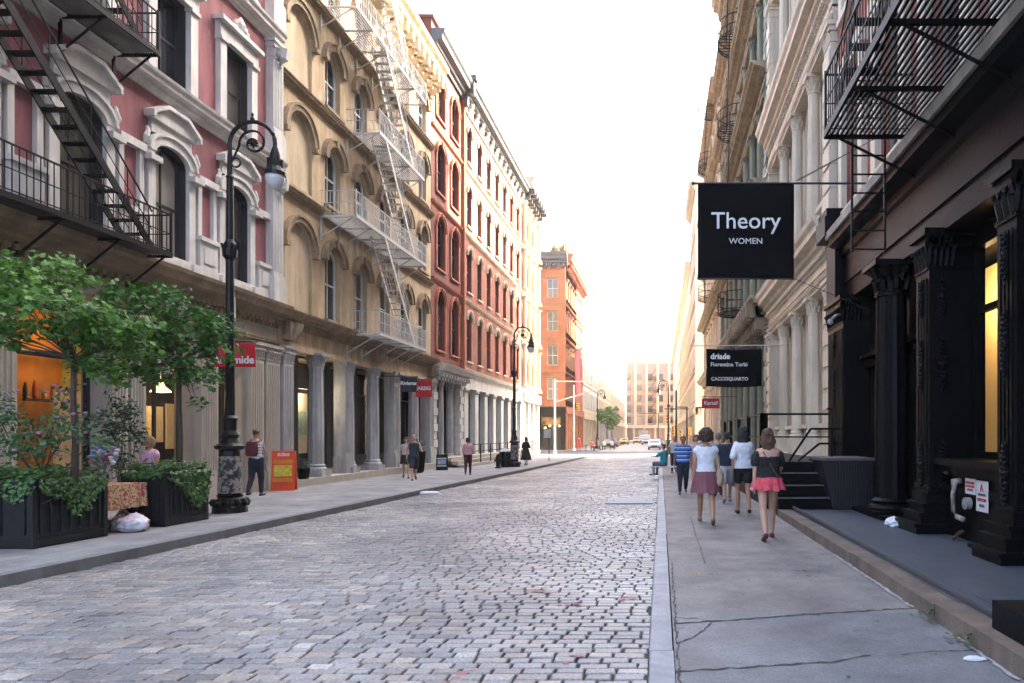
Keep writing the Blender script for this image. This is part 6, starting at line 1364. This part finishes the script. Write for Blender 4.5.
def ex_red(o, s, z0, A, hc, J):
    for sd_ in (-1, 1):
        strap(o, s, [(sd_*.075,-.105,1.22+z0),(sd_*.10,-.085,1.36+z0),(sd_*.10,-.02,1.425+z0),(sd_*.09,.07,1.36+z0),(sd_*.085,.11,1.28+z0)], .008, Bk)
        S0, E, Wr = A[0 if sd_ < 0 else 1]
    q = MB(); 
    for (S0, E, Wr), sd_ in zip(A, (-1, 1)): capsule(q, S0.lerp(E,.22), S0.lerp(E,.62), .072, .085)
    loft(q, [(1.16+z0,.165,.125,0,0),(1.22+z0,.20,.13,0,0),(1.29+z0,.20,.125,0,0),(1.30+z0,.17,.11,0,0)])
    remeshed(q, 'ruffle', Bk, o, .011, 2, (.012, 14), s)
    strap(o, s, [(-.09,-.10,1.37+z0),(.0,-.135,1.2+z0),(.12,-.125,1.0+z0),(.19,-.06,.92+z0)], .009, fab('strap_brown', (.12,.07,.05)))
    q = MB(); ellip(q, Vector((.20,.0,.84+z0)), (.05,.10,.12)); remeshed(q, 'bag', Bk, o, .012, 2, None, s)
    q = MB(); S0, E, Wr = A[0]; ellip(q, Wr+Vector((-.02,.02,-.08)), (.05,.05,.035)); remeshed(q, 'scarf', fab('pink_scarf', (.6,.3,.35)), o, .01, 1, (.01, 20), s)
person('woman in black off shoulder top and coral red shorts walking away, nearest on the right', 768, 539, 110, 0, 'f', 'light', {'m': Bk, 'z': (.98, 1.28), 'loose': .03, 'sleeve': 0}, {'k': 'skirt', 'm': Rd, 'z': (1.02, .78, .05), 'amp': .045}, {'k': 'long', 'm': H_red}, .22, 1, ((-10, 12), (14, 50)), fat=1.12, extras=ex_red, shoe=fab('dark_red_shoe', (.10,.025,.025)))
person('woman in loose white blouse and black shorts walking away', 743, 514, 86, 0, 'f', 'tan', {'m': Wt, 'z': (.90, 1.43), 'loose': .032, 'sleeve': .95}, {'k': 'shorts', 'm': Bk, 'len': .5}, {'k': 'long', 'm': H_blk}, .12, -1, ((-25, 30), (10, 30)), shoe=Bk)
def ex_bag(o, s, z0, A, hc, J):
    q = MB(); loft(q, [(.72+z0,.05,.13,.245,-.02),(.78+z0,.075,.16,.245,-.02),(.92+z0,.07,.15,.24,-.02),(1.02+z0,.04,.11,.235,-.02)]); q.build if 0 else None
    remeshed(q, 'tote_bag', fab('beige_canvas', (.42,.32,.20)), o, .012, 2, (.012, 10), s)
    strap(o, s, [(.235,-.1,1.0+z0),(.19,-.10,1.25+z0),(.15,-.02,1.43+z0),(.19,.08,1.25+z0),(.235,.06,1.0+z0)], .018, fab('beige_canvas', (.42,.32,.20)))
person('woman with short curly hair in white top and mauve skirt carrying a beige tote', 706, 523, 96, 0, 'f', 'tan', {'m': Wt, 'z': (.97, 1.43), 'loose': .018, 'sleeve': .12}, {'k': 'skirt', 'm': Mv, 'z': (1.0, .60, .075), 'amp': .02}, {'k': 'afro', 'm': H_dkb}, .36, -1, ((-6, 10), (-14, 20)), fat=1.06, extras=ex_bag, shoe=fab('tan_sandal', (.25,.18,.12)))
person('man in navy shirt and pale shorts walking away between two women', 727, 500, 74, 0, 'm', 'tan', {'m': Nv, 'z': (.90, 1.44), 'loose': .02, 'sleeve': .6}, {'k': 'shorts', 'm': fab('lilac_grey', (.42,.38,.42)), 'len': .12}, {'k': 'short', 'm': H_blk}, .3, 1, ((5, 40), (-15, 20)), Y=17.6, Hm=1.8, shoe=fab('grey_trainer', (.3,.3,.32)))
person('man in slate blue shirt partly hidden behind the man in navy', 718, 492, 60, 0, 'm', 'light', {'m': fab('slate_blue', (.16,.24,.32)), 'z': (.90, 1.44), 'loose': .02, 'sleeve': .6}, {'k': 'trousers', 'm': fab('charcoal', (.05,.05,.06))}, {'k': 'short', 'm': fab('grey_hair', (.25,.22,.2))}, .2, 1, Y=19.6, Hm=1.76)
person('man in blue and white striped polo shirt walking towards us', 683, 494, 58, 180, 'm', 'brown', {'m': stripes('striped_cloth', [(.035,.14,.42), (.42,.52,.66), (.02,.07,.26)], .115), 'z': (.93, 1.44), 'loose': .022, 'sleeve': .6}, {'k': 'trousers', 'm': Nv}, {'k': 'short', 'm': H_blk}, .10, 1, ((3, 14), (-6, 14)), fat=1.12, shoe=fab('pale_sole_shoe', (.10,.10,.11)))
person('woman in pale pink blouse walking towards us beside the striped polo', 696, 489, 54, 180, 'f', 'light', {'m': fab('pale_pink', (.62,.45,.46)), 'z': (.9, 1.43), 'loose': .02, 'sleeve': .5}, {'k': 'skirt', 'm': fab('pink_shorts', (.5,.3,.3)), 'z': (1.0,.66,.03)}, {'k': 'bob', 'm': H_dkb}, .12, 1)
person('person in teal sitting on a low white bench by the kerb', 664, 468, 34, 60, 'm', 'light', {'m': fab('teal', (.02,.30,.36)), 'z': (.9, 1.44), 'loose': .025, 'sleeve': .9}, {'k': 'trousers', 'm': fab('grey_trousers', (.12,.14,.2))}, {'k': 'short', 'm': H_dkb}, sit=True, Y=30, Hm=1.75, arms=((50, 40), (50, 40)))
t = thing('bench', 'low white bench under the person in teal', 'bench', (.15, 30.0, gz(30))); mb = MB(); mb.box(-.6,-.2,.36,.7,.22,.42); mb.build('seat', M_white, t, local=True)
for x in (-.5, .6): mb = MB(); mb.box(x-.04,-.18,0,x+.04,.2,.36); mb.build('leg', M_white, t, local=True)
for i, (px, py, hd, c_, bt, hr) in enumerate(((674, 470, 180, (.6,.58,.55), Nv, H_blk), (712, 474, 0, (.55,.1,.1), Jn, H_blk), (700, 470, 0, (.35,.45,.6), Bk, H_dkb))):
    person(['distant man in pale shirt behind the striped polo', 'distant person in red top glimpsed past the curly haired woman', 'distant person in light blue seen between two walkers'][i], px, py, 38, hd, 'm', 'light', {'m': fab('far%d' % i, c_), 'z': (.92, 1.43), 'sleeve': .5}, {'k': 'trousers', 'm': bt}, {'k': 'short', 'm': hr}, Hm=1.72, vox=.02, Y=[33, 30, 36][i])
def ex_pack(o, s, z0, A, hc, J):
    q = MB(); loft(q, [(1.02+z0,.12,.06,-.03,-.17),(1.08+z0,.15,.085,-.03,-.175),(1.25+z0,.15,.085,-.03,-.175),(1.40+z0,.12,.06,-.03,-.16)]); remeshed(q, 'backpack', fab('maroon', (.10,.018,.025)), o, .014, 2, (.01, 9), s)
    for sd_ in (-1, 1): strap(o, s, [(sd_*.10,-.12,1.38+z0),(sd_*.11,0,1.44+z0),(sd_*.11,.11,1.3+z0),(sd_*.13,.05,1.05+z0)], .02, MATS['cloth_maroon'])
person('person with maroon backpack, white vest and dark trousers walking past the lamp', 256, 496, 66, 8, 'f', 'light', {'m': stripes('vest_stripe', [(.65,.65,.68), (.62,.62,.66), (.2,.2,.3)], .08), 'z': (.95, 1.43), 'loose': .014, 'sleeve': 0}, {'k': 'trousers', 'm': fab('dark_jeans', (.010,.018,.035))}, {'k': 'bun', 'm': fab('ginger_hair', (.16,.07,.03))}, .09, 1, ((-20, 10), (18, 6)), extras=ex_pack)
person('man in dark sleeveless shirt and shorts walking by the grey columns', 414, 480, 43, 205, 'm', 'light', {'m': fab('dark_slate', (.03,.045,.055)), 'z': (.9, 1.44), 'loose': .015, 'sleeve': 0}, {'k': 'shorts', 'm': fab('dark_green', (.02,.035,.035)), 'len': .1}, {'k': 'short', 'm': fab('fair_hair', (.3,.2,.12))}, .34, 1, ((25, 60), (-10, 20)), Hm=1.8)
person('woman in pale grey top beside the man in dark sleeveless shirt', 406, 478, 42, 200, 'f', 'light', {'m': fab('pale_grey', (.5,.45,.47)), 'z': (.92, 1.43), 'loose': .02, 'sleeve': .3}, {'k': 'skirt', 'm': Bk, 'z': (1.0,.62,.04)}, {'k': 'long', 'm': H_dkb}, .28, -1, Hm=1.68)
person('woman in pink jacket and maroon trousers standing on the left pavement', 468, 475, 35, 10, 'f', 'tan', {'m': fab('rose_pink', (.62,.32,.33)), 'z': (.92, 1.43), 'loose': .035, 'sleeve': 1.7}, {'k': 'trousers', 'm': fab('maroon_trousers', (.06,.015,.02))}, {'k': 'bob', 'm': H_blk}, .08, 1, ((5, 30), (5, 70)), Hm=1.62)
def ex_shop(o, s, z0, A, hc, J):
    q = MB(); q.box(-.34*s,-.05*s,.45*s,-.16*s,.1*s,.72*s); q.build('shopping_bag', Wt, o, local=True)
person('woman in long black dress carrying a white bag beyond the second lamp', 526, 465, 28, 20, 'f', 'light', {'m': Bk, 'z': (.95, 1.43), 'loose': .03, 'sleeve': 1.2}, {'k': 'skirt', 'm': Bk, 'z': (1.0,.32,.14)}, {'k': 'long', 'm': H_dkb}, .2, 1, Hm=1.7, extras=ex_shop)
person('man in pale blue shirt standing by the white ground floor', 515, 459, 24, 0, 'm', 'light', {'m': fab('powder_blue', (.3,.42,.55)), 'z': (.92, 1.43), 'sleeve': .5}, {'k': 'trousers', 'm': Nv}, {'k': 'short', 'm': H_dkb}, .1, 1, Y=47, Hm=1.75)
def ex_sb(o, s, z0, A, hc, J): strap(o, s, [(-.10,-.10,1.40+z0),(-.0,-.125,1.2+z0),(.13,-.11,1.0+z0)], .010, Mv)
person('blonde woman in lilac top with a shoulder strap behind the right planter', 150, 500, 75, -12, 'f', 'light', {'m': fab('lilac', (.66,.38,.52)), 'z': (.9, 1.43), 'loose': .02, 'sleeve': .25}, {'k': 'trousers', 'm': Jn}, {'k': 'bob', 'm': H_bln}, .08, 1, ((0, 20), (0, 70)), Y=14.6, Hm=1.62, fat=1.08, extras=ex_sb)
grp = 'people sitting outside far down the left pavement'
for i, (px, c_) in enumerate(((592, (.5,.1,.08)), (598, (.1,.1,.12)), (604, (.6,.55,.5)), (612, (.65,.6,.58)), (618, (.6,.3,.2)))):
    person(['distant seated person in red at the far left tables', 'distant seated person in dark clothes at the far left tables', 'distant seated person in grey beige at the far left tables', 'distant seated person in white at the far left tables', 'distant seated person in orange at the far left tables'][i], px, 450, 16, 90*(i % 3), 'm', 'light', {'m': fab('dist%d' % i, c_), 'z': (.9, 1.43), 'sleeve': .5}, {'k': 'trousers', 'm': Nv}, None, sit=True, Y=84+i*3, vox=.03, Hm=1.8, group=grp)
person('distant person in bright red standing before the orange building', 579, 446, 14, 0, 'f', 'light', {'m': fab('bright_red', (.7,.02,.03)), 'z': (.9, 1.43), 'sleeve': .9}, {'k': 'trousers', 'm': MATS['cloth_bright_red']}, None, Y=88, vox=.03, Hm=1.8)
# ================================================================== vehicles and far street things
M_tyre = mat('tyre', (.02,.02,.02), .8); M_chrome = mat('chrome', (.6,.6,.6), .2, metal=1, bump=0)
def vehicle(nm, label, cat, x, y, prof, w, paint, wheels, glassz, rz=0, box=None, sign=None, rear=False):
    t = thing(nm, label, cat, (x, y, gz(y)-.14), rz, None); mb = MB(); n = len(prof)
    # profile (y,z) swept across the width with tumblehome
    top = max(z for _, z in prof)
    mb.rings([[(sx*(w/2-(.0 if z < glassz else (z-glassz)*.28)-ins), yy, z) for yy, z in prof] for sx, ins in ((-1, .04), (-1, 0), (1, 0), (1, .04))])
    mb.build('body', paint, t, local=True)
    for yy in wheels:
        for sx in (-1, 1):
            q = MB(); q.tube([(sx*(w/2-.2), yy, .33), (sx*(w/2+.01), yy, .33)], .33, 16); wh = q.build('wheel', M_tyre, t, local=True); q = MB(); q.tube([(sx*(w/2-.05), yy, .33), (sx*(w/2+.03), yy, .33)], .19, 12); q.build('rim', M_chrome, wh, local=True)
    y0 = min(p[0] for p in prof); 
    q = MB(); zt = top-.12; W1 = w/2-(zt-glassz)*.28-.12; y_lo, y_hi = glassface(prof, glassz+.05), glassface(prof, zt)
    q.rings([[(-w/2+.16, y_lo-.012, glassz+.05), (w/2-.16, y_lo-.012, glassz+.05), (W1, y_hi-.012, zt), (-W1, y_hi-.012, zt)]], caps=False); q.f.append([0,1,2,3]); q.build('windscreen', GD, t, local=True)
    for sx in (-1, 1):
        q = MB(); q.lathe((sx*(w/2-.25), y0-.0, .66), [(.005,-.1),(.10,-.08),(.12,0),(.10,.08),(.005,.1)], 10); q.build('headlight', mat('headlight_glass', (.7,.7,.65), .2, bump=0), t, local=True)
    q = MB(); q.box(-.45, y0-.03, .42, .45, y0+.02, .62); q.build('grille', M_frame, t, local=True); q = MB(); q.box(-w/2+.05, y0-.07, .24, w/2-.05, y0+.05, .42); q.build('bumper', M_frame, t, local=True)
    if box: q = MB(); q.box(*box); q.build('cargo_box', M_white, t, local=True)
    if sign: q = MB(); q.box(-.3, 1.3, top, .3, 1.5, top+.16); q.build('roof_sign', M_white, t, local=True)
    return t
def glassface(prof, z):
    front = [p for p in prof]
    for (ya, za), (yb, zb) in zip(front, front[1:]):
        if min(za, zb) <= z <= max(za, zb) and abs(zb-za) > 1e-4 and ya < 2.2: return ya+(yb-ya)*(z-za)/(zb-za)
    return front[0][0]
CAR = [(0,.3),(-.02,.55),(.08,.78),(1.05,.95),(1.75,1.42),(3.2,1.45),(4.1,1.0),(4.5,.9),(4.55,.35)]
VAN = [(0,.3),(-.02,.8),(.4,1.1),(.9,1.9),(1.2,2.15),(5.2,2.2),(5.3,.35)]
vehicle('parked_car', 'silver car facing us in the distance on the right side of the road', 'car', -.95, 99, CAR, 1.78, mat('silver_paint', (.50,.53,.57), .3, metal=.4, bump=0), (.85, 3.6), .92)
vehicle('taxi', 'yellow taxi far down the middle of the road', 'taxi', -6.0, 172, CAR, 1.8, mat('taxi_yellow', (.75,.42,.02), .35, bump=0), (.85, 3.6), .92, sign=True)
vehicle('delivery_truck', 'white and blue grey delivery truck at the far end of the road', 'truck', -5.0, 190, VAN, 2.1, mat('truck_paint', (.5,.55,.6), .4, bump=0), (.95, 4.3), 1.05, box=(-1.2,1.6,.6,1.2,7,3.4))
vehicle('parked_car', 'dark parked car along the far left kerb', 'car', -8.6, 112, CAR, 1.78, mat('dark_car_paint', (.03,.035,.05), .25, bump=0), (.85, 3.6), .92)
vehicle('parked_car', 'dark parked car hidden by haze further along the left kerb', 'car', -8.5, 122, CAR, 1.78, MATS['dark_car_paint'], (.85, 3.6), .92)
vehicle('taxi', 'second yellow taxi far away at the left kerb', 'taxi', -8.0, 150, CAR, 1.8, MATS['taxi_yellow'], (.85, 3.6), .92, sign=True)
vehicle('parked_car', 'dark car far away by the right kerb behind the silver one', 'car', -.6, 128, CAR, 1.78, MATS['dark_car_paint'], (.85, 3.6), .92)
vehicle('delivery_van', 'pale van far away in the middle of the road', 'van', -3.2, 150, VAN, 2.0, MATS['truck_paint'], (.95, 4.3), 1.05)
M_yel = mat('signal_yellow', (.75,.40,.02), .5)
def signal(label, x, y, H, arms, lights, m=M_esc):
    t = thing('traffic_signal', label, 'traffic light', (x, y, gz(y))); mb = MB(); mb.lathe((0,0,0), [(.2,0),(.2,.3),(.11,.4),(.10,H),(.04,H+.1)], 10); mb.build('pole', m, t, local=True)
    for (x0, z0, x1, z1) in arms: mb = MB(); mb.tube([(x0,0,z0),(x1,0,z1)], .06, 6); mb.build('arm', m, t, local=True)
    for (lx, lz) in lights:
        mb = MB(); mb.box(lx-.16,-.18,lz-.46,lx+.16,.12,lz+.46); b_ = mb.build('signal_head', M_yel, t, local=True); mb = MB()
        for k in range(3): mb.lathe((lx, -.24, lz-.32+k*.3), [(.01,-.1),(.09,-.06),(.1,0),(.09,.06),(.01,.1)], 8)
        mb.build('lens', M_frame, b_, local=True)
    return t
signal('tall black traffic signal pole with yellow heads behind the right walkers', 1.55, 71, 6.4, [(0,4.6,-1.2,4.6),(0,4.6,1.3,4.6)], [(-.35,2.4),(.45,2.0),(-.9,3.6)])
signal('black traffic signal frame with a yellow head further right', 2.75, 74, 4.9, [(0,4.9,-1.1,4.9)], [(.3,2.3)])
signal('pale traffic signal pole before the orange corner building', -11.0, 72.5, 7.6, [(.1,5.4,6.6,7.3),(.1,7.5,6.6,7.5)], [], mat('galvanised_pole', (.5,.5,.5), .5))
signal('pale grey pole with a yellow signal at the orange building corner', -10.7, 86, 8.0, [], [(.5,5.4)], MATS['galvanised_pole'])
signal('yellow traffic signal heads hanging over the far road', -.6, 160, 7.0, [(0,6.9,-4.5,6.9)], [(-.8,6.2),(-2.0,6.2),(-3.2,6.2)])
t = thing('parking_sign', 'small white sign plate on a thin post at the street corner', 'sign', (-8.0, 50.0, gz(50))); mb = MB(); mb.tube([(0,0,0),(0,0,2.3)], .035, 6); mb.build('post', M_steel, t, local=True); mb = MB(); mb.box(-.36,-.06,1.65,.12,-.03,2.25); mb.build('plate', M_white, t, local=True)
t = thing('street_flag', 'long pink flag hanging from the orange corner building', 'flag', (-11.0, 92.5, 9)); cloth(-.35, .45, -2.4, 4.0, 3, amp=.12, n=12).build('flag_cloth', mat('faded_pink_flag', (.65,.18,.20), .8), t, local=True, smooth=True); mb = MB(); mb.tube([(.5,0,4.1),(-1.3,0,3.2)], .05, 6); mb.build('pole', M_steel, t, local=True)
for i, (px, Y, z, r, lab) in enumerate(((607, 128, 5.0, 1.9, 'small bushy street tree in front of the pale left buildings'), (612, 142, 6.0, 1.8, 'hazy street tree farther down the left pavement'))):
    x = (px-661)*Y/700; tree(lab, x, Y, gz(Y), 2.6, [((x,Y,z), (r,r,r*.9)), ((x+.8,Y-.5,z-1), (r*.7,)*3), ((x-.9,Y,z+.4), (r*.6,)*3)], 1600, .32, 60+i, r=.12, nm='street_tree')
grpc = 'cafe tables far down the left pavement'
for i, px in enumerate((586, 600, 610)):
    Y = 82+i*5; x = (px-661)*Y/700; t = thing('cafe_table', ['dark cafe table nearest of the three at the orange corner', 'dark cafe table between the other two on the far left pavement', 'dark cafe table farthest down the left pavement'][i], 'table', (x, Y, gz(Y)), 0, grpc); mb = MB(); mb.lathe((0,0,0), [(.35,.72),(.36,.75)], 12); mb.build('table_top', M_frame, t, local=True); mb = MB(); mb.lathe((0,0,0), [(.25,0),(.04,.05),(.04,.72)], 8); mb.build('leg', M_frame, t, local=True)
# ================================================================== haze
hb = bpy.data.materials.new('haze'); hb.use_nodes = True; n = hb.node_tree.nodes; n.remove(n['Principled BSDF'])
pv = n.new('ShaderNodeVolumePrincipled'); pv.inputs['Color'].default_value = (1, .97, .92, 1); pv.inputs['Density'].default_value = HAZE; pv.inputs['Anisotropy'].default_value = .35
hb.node_tree.links.new(pv.outputs[0], n['Material Output'].inputs['Volume'])
tag(MB().box(-290, -45, -1.95, 290, 790, 128).build('haze', hb), kind='stuff')
